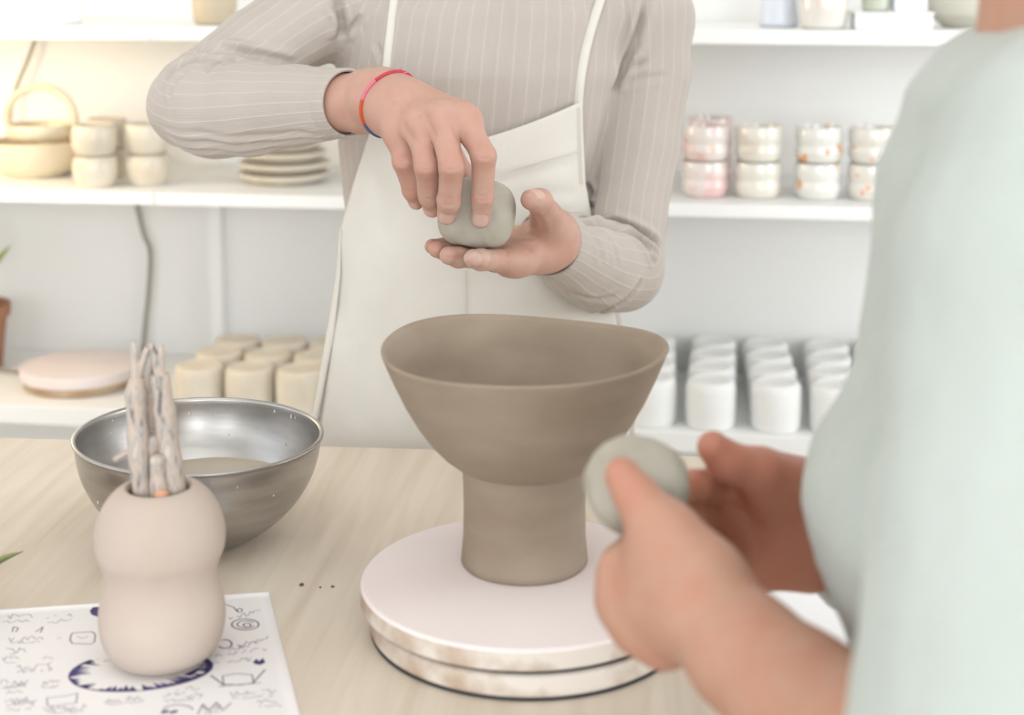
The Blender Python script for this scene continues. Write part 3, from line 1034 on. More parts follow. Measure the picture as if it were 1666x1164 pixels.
def speckled(name, base_c, spots, scale, thr, spread=.05, rough=.10):
    m = bpy.data.materials.new(name); m.use_nodes = True
    nt = m.node_tree; b = nt.nodes['Principled BSDF']; b.inputs['Roughness'].default_value = rough; b.inputs['Specular IOR Level'].default_value = .5; b.inputs['Coat Weight'].default_value = .7; b.inputs['Coat Roughness'].default_value = .04
    tc = nt.nodes.new('ShaderNodeTexCoord'); prev = None
    for i, (cc, sc, th) in enumerate(zip(spots, scale, thr)):
        mp = nt.nodes.new('ShaderNodeMapping'); mp.inputs['Location'].default_value = (3.1 * i, 1.7 * i, .9 * i)
        nt.links.new(tc.outputs['Object'], mp.inputs['Vector'])
        n = nt.nodes.new('ShaderNodeTexNoise'); n.inputs['Scale'].default_value = sc; n.inputs['Detail'].default_value = 3
        nt.links.new(mp.outputs['Vector'], n.inputs['Vector'])
        r = nt.nodes.new('ShaderNodeMapRange'); r.inputs['From Min'].default_value = th; r.inputs['From Max'].default_value = th + spread
        nt.links.new(n.outputs['Fac'], r.inputs['Value'])
        mx = nt.nodes.new('ShaderNodeMix'); mx.data_type = 'RGBA'
        nt.links.new(r.outputs['Result'], mx.inputs['Factor'])
        if prev is None: mx.inputs['A'].default_value = base_c
        else: nt.links.new(prev, mx.inputs['A'])
        mx.inputs['B'].default_value = cc; prev = mx.outputs['Result']
    nt.links.new(prev, b.inputs['Base Color'])
    return m


G_PINK = speckled('pink_watercolour_glaze', rgb(236, 226, 220), [rgb(236, 200, 196), rgb(236, 178, 140)], [22, 26], [.46, .6], .12)
G_CREAM = speckled('cream_glaze', rgb(232, 228, 216), [rgb(226, 214, 196), rgb(224, 190, 160)], [18, 60], [.55, .70], .06)
G_ORANGE = speckled('orange_speckled_glaze', rgb(230, 228, 221), [rgb(232, 168, 110), rgb(206, 206, 214)], [48, 40], [.63, .68], .04)
G_ORANGE2 = speckled('orange_petal_glaze', rgb(228, 223, 214), [rgb(234, 160, 84), rgb(236, 208, 198)], [36, 30], [.66, .62], .03)
G_STONE = mat('grey_cream_glaze', rgb(226, 217, 200), .3, .5, var=rgb(212, 200, 180), scale=16)
G_WARM = mat('warm_cream_glaze', rgb(228, 217, 194), .35, .5, var=rgb(220, 204, 174), scale=9)


def wavy_cup(name, r, h, m):
    """straight cup with two soft bulges"""
    pr = [(0, 0), (r * .80, 0), (r * .86, h * .02), (r * .93, h * .10), (r, h * .26), (r * .975, h * .42), (r * .925, h * .50), (r * .975, h * .58), (r, h * .74),
          (r * .97, h * .90), (r * .945, h * .985), (r * .93, h), (r * .89, h * .985), (r * .89, h * .5), (r * .86, h * .12), (0, h * .08)]
    return lathe(name, rounded(pr, .003, 2), m, None, 44)


zs = ZM + .0003
protos = {}
for c, (px, mats, names) in enumerate((
        (1147, (G_PINK, G_PINK), 'pink watercolour-glazed'), (1232, (G_CREAM, G_CREAM), 'cream glazed'),
        (1330, (G_ORANGE, G_ORANGE), 'white cup with orange specks'), (1417, (G_ORANGE2, G_ORANGE2), 'pale cup with orange petals'))):
    x, y = [float(q) for q in WY(px, 300, YS + .085)[:2]]
    for lvl in range(2):
        key = names
        if key not in protos:
            o = wavy_cup('stacked_cup', .0365, .0545, mats[0]); protos[key] = o
        else:
            o = protos[key].copy(); col.objects.link(o)
        o.location = (x + .0008 * lvl, y, zs + lvl * .0549); o.rotation_euler = (0, 0, 1.9 * lvl + c)
        nm = names if 'cup' in names else names + ' cup'
        tag(o, '%s %s in the %s stack on the middle shelf' % ('upper' if lvl else 'lower', nm, ['first', 'second', 'third', 'fourth'][c]), 'cup', 'stacked glazed cups on the right')
x, y = [float(q) for q in WY(1150, 260, YS + .2)[:2]]
prev = None
for lvl in range(2):
    if prev is None: o = wavy_cup('stacked_cup', .0365, .0545, G_PINK); prev = o
    else: o = prev.copy(); col.objects.link(o)
    o.location = (x + .006, y, zs + lvl * .0549)
    tag(o, '%s pink glazed cup hidden behind the first stack on the middle shelf' % ('upper' if lvl else 'lower'), 'cup', 'stacked glazed cups on the right')

# left middle shelf: big bowl, dish with arched handle, two stacks of beakers, plates
zs = ZM + .0003


def on_shelf(px, dy, z=ZM):
    p = WY(px, 300, YS + dy)
    return float(p[0]), float(p[1]), z + .0003


x, y, z = on_shelf(62, .16)
o = lathe('serving_bowl', rounded([(0, 0), (.048, 0), (.052, .003), (.068, .016), (.079, .036), (.083, .056), (.082, .060), (.079, .060), (.076, .040), (.064, .018), (0, .008)], .004), G_WARM, None, 56)
o.location = (x, y, z); tag(o, 'wide cream serving bowl under the handled dish on the left', 'bowl')
x, y, z = on_shelf(70, .16)
hd = empty('handled_dish', (x, y, z + .0602))
lathe('dish', rounded([(0, 0), (.046, 0), (.0555, .006), (.0585, .018), (.057, .0275), (.054, .0275), (.052, .012), (0, .006)], .003), G_WARM, hd, 48)
ha = [(-.057, 0, .020), (-.060, 0, .040), (-.050, 0, .066), (-.028, 0, .083), (0, 0, .089), (.028, 0, .083), (.050, 0, .066), (.060, 0, .040), (.057, 0, .020)]
tube('handle', catmull(ha, 6), .0068, G_WARM, hd, 12)
tag(hd, 'cream dish with a thick arched handle on the serving bowl', 'dish')


def beaker(name, r, h, m):
    pr = [(0, 0), (r * .74, 0), (r * .80, h * .03), (r * .95, h * .30), (r, h * .58), (r * .96, h * .85), (r * .87, h * .97), (r * .84, h), (r * .80, h * .97), (r * .86, h * .6), (r * .7, h * .1), (0, h * .07)]
    return lathe(name, rounded(pr, .003, 2), m, None, 44)


proto = None
for c, (px, dy, mm) in enumerate(((156, .055, G_STONE), (176, .15, G_STONE), (241, .085, G_STONE))):
    x, y, z = on_shelf(px, dy)
    for lvl in range(2):
        if proto is None: o = beaker('beaker', .0365, .0495, mm); proto = o
        else: o = proto.copy(); col.objects.link(o)
        o.location = (x, y, z + lvl * .0499); o.rotation_euler = (0, 0, c + 2.2 * lvl)
        tag(o, '%s grey-cream beaker of the %s' % ('upper' if lvl else 'lower', ['stack nearest the serving bowl', 'stack tucked behind on the left', 'stack beside the beige elbow'][c]), 'beaker', 'stacked grey-cream beakers')
x, y, z = on_shelf(463, .14)
proto = None
for lvl in range(4):
    r = [.074, .074, .070, .064][lvl]
    if lvl in (0, 2) or proto is None:
        o = lathe('plate', rounded([(0, 0), (r * .72, 0), (r * .80, .004), (r * .97, .010), (r, .0155), (r * .985, .0172), (r * .95, .015), (r * .78, .008), (0, .007)], .002), G_STONE, None, 56)
    else:
        o = lathe('plate', rounded([(0, 0), (r * .72, 0), (r * .80, .004), (r * .97, .010), (r, .0155), (r * .985, .0172), (r * .95, .015), (r * .78, .008), (0, .007)], .002), G_STONE, None, 56)
    proto = o
    o.location = (x + .001 * (lvl % 2), y, z + lvl * .0175)
    tag(o, '%s stoneware plate in the stack under the beige forearm' % ['bottom', 'second lowest', 'third', 'topmost'][lvl], 'plate', 'stacked stoneware plates')

# top shelf, left: pale jar, beige pot; right: blue-white cup, orange mug, white tray with small boxes
x, y, z = on_shelf(105, .10, ZT)
o = lathe('jar', rounded([(0, 0), (.034, 0), (.0365, .003), (.0365, .085), (.033, .094), (.030, .094), (.031, .08), (.031, .008), (0, .006)], .003), BISQUE_R, None, 44)
o.location = (x, y, z); tag(o, 'pale white cylindrical jar on the left of the top shelf', 'jar')
x, y, z = on_shelf(355, .10, ZT)
o = lathe('pot', rounded([(0, 0), (.029, 0), (.032, .004), (.036, .03), (.034, .06), (.028, .075), (.025, .075), (.03, .05), (.03, .01), (0, .007)], .004), mat('beige_glaze', rgb(196, 182, 158), .5, .3), None, 44)
o.location = (x, y, z); tag(o, 'small beige pot on the top shelf above the beige sleeve', 'pot')
x, y, z = on_shelf(1262, .12, ZT)
o = lathe('tumbler', rounded([(0, 0), (.027, 0), (.031, .004), (.029, .03), (.025, .06), (.026, .085), (.023, .085), (.022, .06), (.026, .01), (0, .008)], .004), mat('pale_blue_glaze', rgb(222, 226, 236), .25, .5), None, 40)
o.location = (x, y, z); tag(o, 'pale blue-white tumbler left of the orange mug', 'tumbler')
x, y, z = on_shelf(1333, .06, ZT)
mug = empty('mug', (x, y, z))
lathe('mug_body', rounded([(0, 0), (.030, 0), (.034, .004), (.0375, .03), (.0375, .06), (.0355, .078), (.0325, .078), (.034, .05), (.032, .01), (0, .008)], .004), G_ORANGE2, mug, 44)
tube('mug_handle', catmull([(.036, 0, .02), (.052, 0, .024), (.056, 0, .042), (.05, 0, .058), (.035, 0, .062)], 6), .005, G_ORANGE2, mug, 10)
mug.rotation_euler = (0, 0, 1.0)
tag(mug, 'white mug with orange splashes on the right top shelf', 'mug')
x, y, z = on_shelf(1442, .075, ZT)
tray = empty('tray', (x, y, z))
box_obj('tray_body', (-.056, -.04, 0), (.056, .04, .022), BISQUE_R, tray, .003)
box_obj('tray_lid', (-.0575, -.0415, .0221), (.0575, .0415, .0255), BISQUE_R, tray, .001)
tag(tray, 'low white box with a lid on the right top shelf', 'box')
o = lathe('tumbler', rounded([(0, 0), (.018, 0), (.021, .004), (.022, .045), (.02, .05), (.018, .048), (.018, .008), (0, .006)], .003), mat('sage_glaze', rgb(196, 200, 184), .3, .5), None, 36)
o.location = (x - .022, y, z + .0258); tag(o, 'small sage cup standing on the low white box', 'cup')
o = box_obj('carton', (-.024, -.02, 0), (.024, .02, .05), mat('pale_carton', rgb(232, 232, 240), .6, .2), None, .002)
o.location = (x + .026, y, z + .0258); tag(o, 'small pale carton standing on the low white box', 'carton')
x, y, z = on_shelf(1560, .14, ZT)
o = lathe('bowl', rounded([(0, 0), (.03, 0), (.034, .003), (.055, .02), (.066, .045), (.064, .047), (.05, .022), (0, .008)], .003), mat('grey_beige_glaze', rgb(206, 202, 188), .4, .4), None, 48)
o.location = (x, y, z); tag(o, 'grey-beige bowl at the right end of the top shelf', 'bowl')

# banding wheel on the lower left shelf
w = WY(131, 600, YS + .135)
sw = empty('banding_wheel', (float(w[0]), float(w[1]), ZB + .0004))
RS = .0985
lathe('wheel_head', rounded([(0, .0), (RS - .010, .0), (RS - .006, .003), (RS - .006, .0145), (0, .0145)], .002), mat('raw_wood_edge', rgb(206, 184, 156), .7, .2, var=rgb(184, 150, 118), scale=20), sw, 72)
lathe('plaster_disc', rounded([(0, .0146), (RS - .002, .0146), (RS, .017), (RS, .031), (RS - .003, .0335), (0, .0335)], .002), PLASTER, sw, 72)
tag(sw, 'round plaster-topped wheel lying on the lower left shelf', 'turntable')

# cords
pth = [WY(214, 338, YW - .012), WY(232, 375, YW - .012), WY(244, 410, YW - .012), WY(242, 470, YW - .012), WY(237, 520, YW - .012), WY(232, 572, YW - .012)]
pth = [np.array([p[0], YW - .012, p[2]]) for p in pth]
pth[0][2] = ZM - .0215; pth[-1][2] = max(pth[-1][2], ZB + .006)
o = tube('power_cord', catmull(pth, 8), .0042, CORD, None, 10); tag(o, 'grey power cord hanging below the middle shelf behind the sticks', 'cord')
pth = [WY(63, 62, YW - .02), WY(45, 98, YW - .03), WY(28, 138, YW - .03), WY(18, 175, YW - .03), WY(14, 230, YW - .03)]
pth[0][2] = ZT - .022
o = tube('power_cord', catmull(pth, 8), .0038, CORD, None, 10); tag(o, 'grey power cord slanting down behind the handled dish', 'cord')
pth = [WY(-60, 566, YS + .22), WY(-20, 575, YS + .2), WY(8, 586, YS + .18), WY(30, 596, YS + .17)]
pth = [np.array([p[0], p[1], ZB + .0045]) for p in pth]
o = tube('power_cord', catmull(pth, 8), .004, CORD, None, 10); tag(o, 'grey power cord lying on the lower shelf at the left edge', 'cord')

# plants at the left edge
LEAF = mat('leaf_green', rgb(84, 100, 36), .5, .4, var=rgb(100, 116, 50), scale=20)
LEAF_L = mat('leaf_light', rgb(176, 186, 104), .5, .4, var=rgb(160, 174, 84), scale=20)
TERRA = mat('terracotta', rgb(176, 132, 104), .8, .2, var=rgb(164, 118, 92), scale=12)
SOIL = mat('potting_soil', rgb(74, 60, 48), .9, .1, bump=.4, bscale=90)


def leaf(name, a, b, wdt, m, parent, origin, sag=.01, face=None):
    a, b = np.asarray(a, float), np.asarray(b, float)
    d = b - a; L = np.linalg.norm(d); d /= L
    f = np.array([0, 0, 1.0]) if face is None else np.asarray(face, float)
    s = np.cross(d, f); s /= np.linalg.norm(s); u = np.cross(s, d)
    n = 14; V, Q = [], []
    for i in range(n + 1):
        t = i / n
        c = a + d * L * t - np.array([0, 0, 1]) * sag * (4 * t * (1 - t)) * -1
        ww = wdt * (math.sin(math.pi * min(t * .9 + .06, 1)) ** .8) * (1 - t ** 6)
        for k, q in enumerate((-1, -.5, 0, .5, 1)):
            V.append(c + s * q * ww + u * abs(q) * ww * .35 - origin)
    for i in range(n):
        for k in range(4): Q.append((i * 5 + k, (i + 1) * 5 + k, (i + 1) * 5 + k + 1, i * 5 + k + 1))
    o = link(name, mesh_np(name, V, Q), m, parent)
    md = o.modifiers.new('thick', 'SOLIDIFY'); md.thickness = .0006
    return o


def plant(name, loc, r, h, tips, m, label, potm, wl=.012, first_mid=None):
    root = empty(name, loc); o_ = np.array(loc)
    lathe('pot', rounded([(0, 0), (r * .72, 0), (r * .75, .003), (r * .93, h * .80), (r * 1.04, h * .81), (r * 1.06, h), (r * .98, h), (r * .9, h * .84), (0, h * .82)], .003), potm, root, 48)
    lathe('soil', [(0, h * .88), (r * .8, h * .87), (r * .93, h * .86)], SOIL, root, 32)
    rq = random.Random(3)
    for i, tp in enumerate(tips):
        a = o_ + np.array([rq.uniform(-.3, .3) * r, rq.uniform(-.3, .3) * r, h * .86])
        mid = a + (np.asarray(tp) - a) * .42 + np.array([0, 0, .012]) if i or first_mid is None else first_mid
        tube('stalk', catmull([a - o_, (a + mid) / 2 - o_ + np.array([0, 0, .006]), mid - o_], 5), .0014, m, root, 6)
        leaf('leaf', mid, tp, wl, m, root, o_, .001 if i == 0 else .006)
    tag(root, label, 'plant')
    return root


xx = float(WY(-38, 560, YS + .2)[0])
pl = (xx, YS + .2, ZB + .0003)
tips = [WY(19, 398, YS + .17), WY(-20, 360, YS + .24), WY(-70, 372, YS + .15), WY(-110, 400, YS + .2), WY(-60, 340, YS + .2)]
plant('potted_plant', pl, .056, .115, tips, LEAF_L, 'plant in a terracotta pot at the left end of the lower shelf', TERRA, .011)
pp = T(-190, 1000, ZTAB)
pl = (float(pp[0]), float(pp[1]), ZTAB + .0003)
dd = float(np.dot(pp - CAM, FW)) + .05
tips = [P(38, 898, dd - .06), P(-40, 760, dd), P(-150, 700, dd - .03), P(-260, 760, dd + .03), P(-60, 860, dd + .05)]
plant('potted_plant', pl, .045, .07, tips, LEAF, 'leafy plant on the table whose leaf tip enters at the left edge', TERRA, .010, P(-70, 962, dd - .05))

# warm floor lamp with a glass globe standing left of the shelves, outside the picture
fl_ = empty('floor_lamp', (-1.36, 1.98, .0))
lathe('base', rounded([(0, 0.0003), (.12, .0003), (.12, .018), (.02, .026), (0, .026)], .004), FRAME, fl_, 40)
tube('pole', [(0, 0, .02), (0, 0, .6), (0, 0, 1.10)], .010, FRAME, fl_, 12)
lathe('collar', rounded([(0, 1.095), (.03, 1.095), (.034, 1.11), (.026, 1.125), (0, 1.125)], .003), FRAME, fl_, 24)
GLOW = bpy.data.materials.new('lit_glass_globe'); GLOW.use_nodes = True
gb_ = GLOW.node_tree.nodes['Principled BSDF']; gb_.inputs['Base Color'].default_value = rgb(255, 244, 224)
gb_.inputs['Emission Color'].default_value = (1.0, .76, .46, 1); gb_.inputs['Emission Strength'].default_value = LAMP_W
bm = bmesh.new(); bmesh.ops.create_icosphere(bm, subdivisions=3, radius=.09)
o = link('lamp_globe', bm_mesh('lamp_globe', bm), GLOW, fl_); o.location = (0, 0, 1.212)
tag(fl_, 'floor lamp with a lit glass globe left of the shelves', 'lamp')

# ------------------------------------------------------------------ person in beige at the table
FACE = -FH                                  # she faces the camera


def PP(L): return [P(*q) for q in L]


def bounds(pts, m):
    p = np.array(pts); return p.min(0) - m, p.max(0) + m


def hand_mesh(wr, forearm, mcps, palm_r, fingers, frads, thumb, trads, h=.0013, extra=(), kpalm=.012, nails=(), kthumb=.010):
    """wr wrist point; forearm = [(point, radius)...] leading away from it; mcps knuckles; fingers = chains from the knuckle outwards"""
    allp = [wr] + [p for p, r in forearm] + list(mcps) + [q for f in fingers for q in f] + list(thumb)
    lo, hi = bounds(allp, .03)
    g = Grid(lo, hi, h)
    for (a, ra), (b, rb) in zip(forearm, forearm[1:]): add(g, cone(a, b, ra, rb), .006)
    for i, m in enumerate(mcps):
        add(g, cone(wr, m, palm_r[0], palm_r[1 + i]), kpalm)
    for a, b in zip(mcps, mcps[1:]): add(g, cone(a, b, palm_r[1] * .92, palm_r[1] * .92), kpalm * .6)
    for e in extra: add(g, e[0], e[1], e[2] if len(e) > 2 else 'u')
    base = g.D.copy()
    for f, r in zip(fingers, frads): add_finger(g, base, f, r)
    add_finger(g, base, thumb, trads, kthumb)
    V, Q = nets(g, 2)
    C = np.zeros((len(V), 3))
    for f, r in zip(list(fingers) + [thumb], list(frads) + [trads]):
        for j, wt in ((0, .35), (1, .7), (2, .55)):
            if j < len(f) and not (f is thumb and j == 0):
                dd_ = np.linalg.norm(V - f[j], axis=1); C[:, 0] = np.maximum(C[:, 0], wt * np.exp(-(dd_ / .013) ** 2))
        dd_ = np.linalg.norm(V - f[-1], axis=1); C[:, 0] = np.maximum(C[:, 0], .7 * np.exp(-(dd_ / .011) ** 2))
    N = normals(V, Q)
    for tip, prev, nd, wn, ln in nails:     # nail plate: centre on the back of the last joint
        ax = tip - prev; ax /= np.linalg.norm(ax)
        nd = nd - ax * (nd @ ax); nd /= np.linalg.norm(nd); sd = np.cross(ax, nd)
        rel = V - (tip - ax * .0022)
        u, s, w_ = rel @ ax, rel @ sd, N @ nd
        k = ((u / ln) ** 4 + (s / wn) ** 4)
        on = np.clip((1.25 - k) * 4, 0, 1) * (w_ > .45) * (rel @ nd > 0)
        C[:, 1] = np.maximum(C[:, 1], on)
        ringm = np.clip(1 - np.abs(k - 1.25) * 1.6, 0, 1) * (w_ > .45) * (rel @ nd > 0)
        V = V - N * (.00035 * ringm)[:, None]
    return V, Q, C


person = empty('person', tuple(np.array([*(CAM + FH * 1.55 + RT * -.03)[:2], 0])))
PO = np.array(person.location)

# --- hands (visible skin)
# her right hand, reaching down over the clay
R_MCP = PP([(757, 197, 1.246), (718, 192, 1.238), (682, 201, 1.246), (648, 214, 1.262)])
R_F = [PP([(757, 197, 1.246), (787, 254, 1.222), (785, 322, 1.236), (782, 356, 1.246)]),
       PP([(718, 192, 1.238), (735, 272, 1.214), (731, 328, 1.232), (727, 350, 1.243)]),
       PP([(682, 201, 1.246), (694, 272, 1.228), (699, 320, 1.250), (703, 340, 1.266)]),
       PP([(648, 214, 1.262), (656, 264, 1.255), (670, 310, 1.274), (677, 329, 1.286)])]
R_R = [[.0114, .0102, .0094, .0084], [.0116, .0104, .0095, .0085], [.0110, .0099, .0090, .0079], [.0099, .0089, .0079, .0070]]
R_T = PP([(690, 180, 1.282), (722, 232, 1.312), (752, 284, 1.326), (768, 312, 1.338)])
wrR = P(612, 161, 1.312)
V1, Q1, C1 = hand_mesh(wrR, [(P(470, 172, 1.378), .026), (P(555, 168, 1.340), .0262), (wrR, .0225), (P(650, 170, 1.28), .022)], R_MCP,
                       [.0185, .0125, .0128, .0122, .0115], R_F, R_R, R_T, [.0140, .0118, .0105, .0088],
                       extra=[(cone(P(628, 140, 1.305), P(742, 186, 1.255), .015, .0115), .012), (cone(P(622, 186, 1.31), P(655, 210, 1.275), .016, .012), .012),
                              (cone(P(598, 140, 1.325), P(590, 190, 1.325), .0155, .0155), .010)],
                       nails=[(R_F[0][3], R_F[0][2], -FH * 1.0 + ZZ * .1, .0062, .0068), (R_F[1][3], R_F[1][2], -FH, .0062, .0068),
                              (R_F[2][3], R_F[2][2], -FH - RT * .5, .0056, .006), (R_F[3][3], R_F[3][2], -FH - RT * .6, .005, .0055)])
# her left hand, palm up under the clay
L_MCP = PP([(838, 423, 1.318), (838, 412, 1.340), (838, 400, 1.362), (840, 392, 1.380)])
L_F = [PP([(838, 423, 1.318), (806, 424, 1.282), (782, 423, 1.260), (770, 421, 1.249)]),
       PP([(838, 412, 1.340), (784, 420, 1.300), (746, 419, 1.276), (730, 416, 1.266)]),
       PP([(838, 400, 1.362), (772, 409, 1.322), (727, 409, 1.295), (711, 406, 1.286)]),
       PP([(840, 392, 1.380), (775, 398, 1.348), (722, 402, 1.318), (703, 401, 1.306)])]
L_R = [[.0108, .0098, .0090, .0082], [.0108, .0098, .0088, .0080], [.0102, .0092, .0084, .0076], [.0094, .0084, .0076, .0068]]
L_T = PP([(898, 375, 1.345), (888, 347, 1.312), (878, 328, 1.285), (864, 325, 1.268)])
wrL = P(898, 393, 1.366)
V2, Q2, C2 = hand_mesh(wrL, [(P(975, 434, 1.474), .024), (P(922, 406, 1.415), .0235), (P(906, 397, 1.385), .0228), (wrL, .0225), (P(872, 398, 1.352), .021)], L_MCP,
                       [.0185, .0118, .0120, .0120, .0112], L_F, L_R, L_T, [.0150, .0125, .0110, .0092],
                       extra=[(cone(P(900, 372, 1.358), P(888, 352, 1.328), .018, .0135), .014), (cone(P(884, 412, 1.358), P(842, 424, 1.33), .0175, .0125), .012),
                              (cone(P(852, 430, 1.322), P(822, 434, 1.312), .0085, .0078), .010)],
                       nails=[(L_T[3], L_T[2], ZZ * .9 + RT * .5 - FH * .2, .0068, .0072)])
# valleys between the knuckles, tendons, and the creases over the finger joints
lines = [([(672, 236), (660, 214), (648, 196)], .0014, .0042), ([(706, 228), (696, 204), (684, 184)], .0016, .0042), ([(752, 234), (744, 206), (728, 182)], .0018, .0042),
         ([(720, 182), (690, 160), (655, 146)], -.0010, .0040), ([(684, 190), (660, 170), (640, 158)], -.0008, .0038), ([(756, 186), (715, 156), (668, 138)], -.0007, .0036)]
for cx, cy, w_ in ((788, 252, 13), (785, 322, 12), (735, 270, 14), (731, 328, 13), (694, 272, 12), (699, 320, 11), (656, 264, 11), (670, 308, 9)):
    for dy in ((-5, 0, 5) if w_ > 12 else (-3, 3)):
        lines.append(([(cx - w_, cy + dy - 1), (cx, cy + dy + 2), (cx + w_, cy + dy - 1)], .0007, .0013))
V1 = press(V1, normals(V1, Q1), [(on_mesh(V1, p_), d_, w_) for p_, d_, w_ in lines])
lines = [([(842, 388), (856, 384), (872, 388)], .0022, .0022), ([(868, 350), (880, 365), (884, 384)], .0016, .0024), ([(800, 408), (797, 422), (800, 436)], .0010, .0015),
         ([(830, 402), (826, 420), (830, 440)], .0012, .0018), ([(776, 408), (774, 420), (776, 434)], .0007, .0014), ([(752, 404), (749, 416), (751, 430)], .0007, .0014),
         ([(862, 410), (868, 425), (864, 438)], .0010, .0022), ([(872, 312), (880, 318), (890, 316)], .0008, .0014)]
V2 = press(V2, normals(V2, Q2), [(on_mesh(V2, p_), d_, w_) for p_, d_, w_ in lines])
# dried clay on the fingers
for V_, C_, ctr, rad in ((V1, C1, P(755, 345, 1.25), .028), (V2, C2, P(768, 415, 1.25), .030), (V2, C2, P(868, 322, 1.27), .012)):
    k = np.exp(-(np.linalg.norm(V_ - ctr, axis=1) / rad) ** 2)
    C_[:, 2] = np.maximum(C_[:, 2], .55 * k * np.clip(.75 + vnoise(V_ * 420, 5), 0, 1))

# --- hidden body under the clothes, neck and head
h0 = P(812, -60, 1.565)                     # base of the neck
hx = float(h0 @ RT); hv = float(h0 @ FH)


def bp(u, v_, z): return RT * u + FH * v_ + ZZ * z


TU, TV = -.0375 + 0.0, 1.565                # torso axis in camera-aligned ground coordinates
gb = Grid(bp(-.45, 1.2, .72) - .12, bp(.45, 1.8, 1.66) + .12, .007)
lo = np.array([min(bp(u, v_, 0)[i] for u in (-.40, .33) for v_ in (1.30, 1.75)) for i in range(2)] + [.74])
hi = np.array([max(bp(u, v_, 0)[i] for u in (-.40, .33) for v_ in (1.30, 1.75)) for i in range(2)] + [1.66])
gb = Grid(lo, hi, .0065)
for a, b, ra, rb, k in (((TU, TV, .84), (TU, TV, 1.0), .10, .085, .03), ((TU, TV, 1.0), (TU + .02, TV, 1.22), .085, .095, .03),
                        ((TU - .10, TV, 1.27), (TU + .14, TV, 1.27), .045, .045, .03), ((TU + .02, TV, 1.22), (TU + .03, TV + .01, 1.40), .055, .05, .03)):
    add(gb, cone(bp(*a), bp(*b), ra, rb), k)
for ch in ([P(575, 0, 1.56), P(420, 84, 1.505), P(320, 172, 1.46), P(410, 178, 1.405), P(480, 172, 1.375)],
           [P(1046, 30, 1.565), P(1036, 240, 1.545), P(1010, 432, 1.508), P(972, 434, 1.472), P(936, 420, 1.436)]):
    for a, b in zip(ch, ch[1:]): add(gb, cone(a, b, .022, .022), .01)
HC_ = bp(TU + .03, TV - .015, 1.515)
add(gb, ellipsoid(HC_ + ZZ * .015 + FH * .012, (.074, .092, .098), (RT, FH, ZZ)), .0)
add(gb, cone(HC_ - ZZ * .03 - FH * .03, HC_ - ZZ * .085 - FH * .055, .055, .026), .04)
add(gb, cone(HC_ + ZZ * .005 - FH * .080, HC_ - ZZ * .028 - FH * .098, .008, .011), .014)
for s in (-1, 1):
    add(gb, cone(HC_ + RT * s * .071 + ZZ * .012, HC_ + RT * s * .075 - ZZ * .022, .012, .008), .006)
    add(gb, ellipsoid(HC_ + RT * s * .031 - FH * .076 + ZZ * .010, (.014, .010, .009), (RT, FH, ZZ)), .01, 's')
add(gb, cone(HC_ - RT * .018 - FH * .078 - ZZ * .058, HC_ + RT * .018 - FH * .078 - ZZ * .058, .009, .009), .008)
V3, Q3 = nets(gb, 2)
Vb = np.vstack([V1, V2, V3]) - PO
Qb = np.vstack([Q1, Q2 + len(V1), Q3 + len(V1) + len(V2)])
Cb = np.vstack([C1, C2, np.zeros((len(V3), 3))])
me = mesh_np('body', Vb, Qb); color_attr(me, Cb)
link('body', me, SKIN_W, person)
gh = Grid(HC_ - .18, HC_ + .18, .006)
add(gh, ellipsoid(HC_ + ZZ * .030 + FH * .024, (.086, .094, .100), (RT, FH, ZZ)))
add(gh, ellipsoid(HC_ + FH * .115 + ZZ * .02, (.045, .045, .045)), .03)
add(gh, ellipsoid(HC_ - FH * .085 - ZZ * .03, (.066, .085, .088), (RT, FH, ZZ)), .01, 's')
V4, Q4 = nets(gh, 2)
link('hair', mesh_np('hair', V4 - PO, Q4), HAIR, person)

# --- ribbed jersey
tz = np.array([.74, .82, .90, .98, 1.05, 1.12, 1.20, 1.26, 1.30, 1.335, 1.365])
ta = np.array([.168, .170, .160, .146, .140, .147, .153, .148, .128, .085, .055])
tb = np.array([.118, .118, .108, .098, .097, .110, .113, .100, .084, .066, .055])
tu = TU + np.array([0, 0, 0, 0, 0, 0, .006, .012, .018, .022, .024])


def torso_fn(grow=0.0, da=0.0):
    def f(X, Y, Z):
        u = X * RT[0] + Y * RT[1]; v_ = X * FH[0] + Y * FH[1] - TV
        a = np.interp(Z, tz, ta) + grow + da; b = np.interp(Z, tz, tb) + grow; c = np.interp(Z, tz, tu)
        q = (np.abs((u - c) / a) ** 2.3 + np.abs(v_ / b) ** 2.3) ** (1 / 2.3)
        d = (q - 1) * np.minimum(a, b)
        return np.maximum(d, np.maximum(Z - 1.362, .735 - Z))
    c4 = [bp(TU + s * .22, TV + t * .16, z) for s in (-1, 1) for t in (-1, 1) for z in (.73, 1.37)]
    return f, np.min(c4, axis=0), np.max(c4, axis=0)


ARM_R = [(P(572, -8, 1.558), .058), (P(500, 30, 1.53), .0475), (P(420, 84, 1.50), .0440), (P(312, 168, 1.452), .0420)]
FOR_R = [(P(312, 174, 1.450), .0425), (P(350, 180, 1.428), .0455), (P(410, 178, 1.40), .0440), (P(480, 172, 1.372), .0375), (P(562, 168, 1.335), .0305)]
ARM_L = [(P(1046, 30, 1.562), .052), (P(1050, 120, 1.556), .0470), (P(1036, 240, 1.54), .0445), (P(1018, 350, 1.522), .0420), (P(1010, 432, 1.505), .0415)]
FOR_L = [(P(1010, 440, 1.502), .0430), (P(972, 434, 1.468), .0430), (P(936, 418, 1.432), .0380), (P(899, 395, 1.390), .0322)]
lo = np.array([min(bp(u, v_, 0)[i] for u in (-.42, .26) for v_ in (1.24, 1.71)) for i in range(2)] + [.73])
hi = np.array([max(bp(u, v_, 0)[i] for u in (-.42, .26) for v_ in (1.24, 1.71)) for i in range(2)] + [1.39])
gt = Grid(lo, hi, .0022)
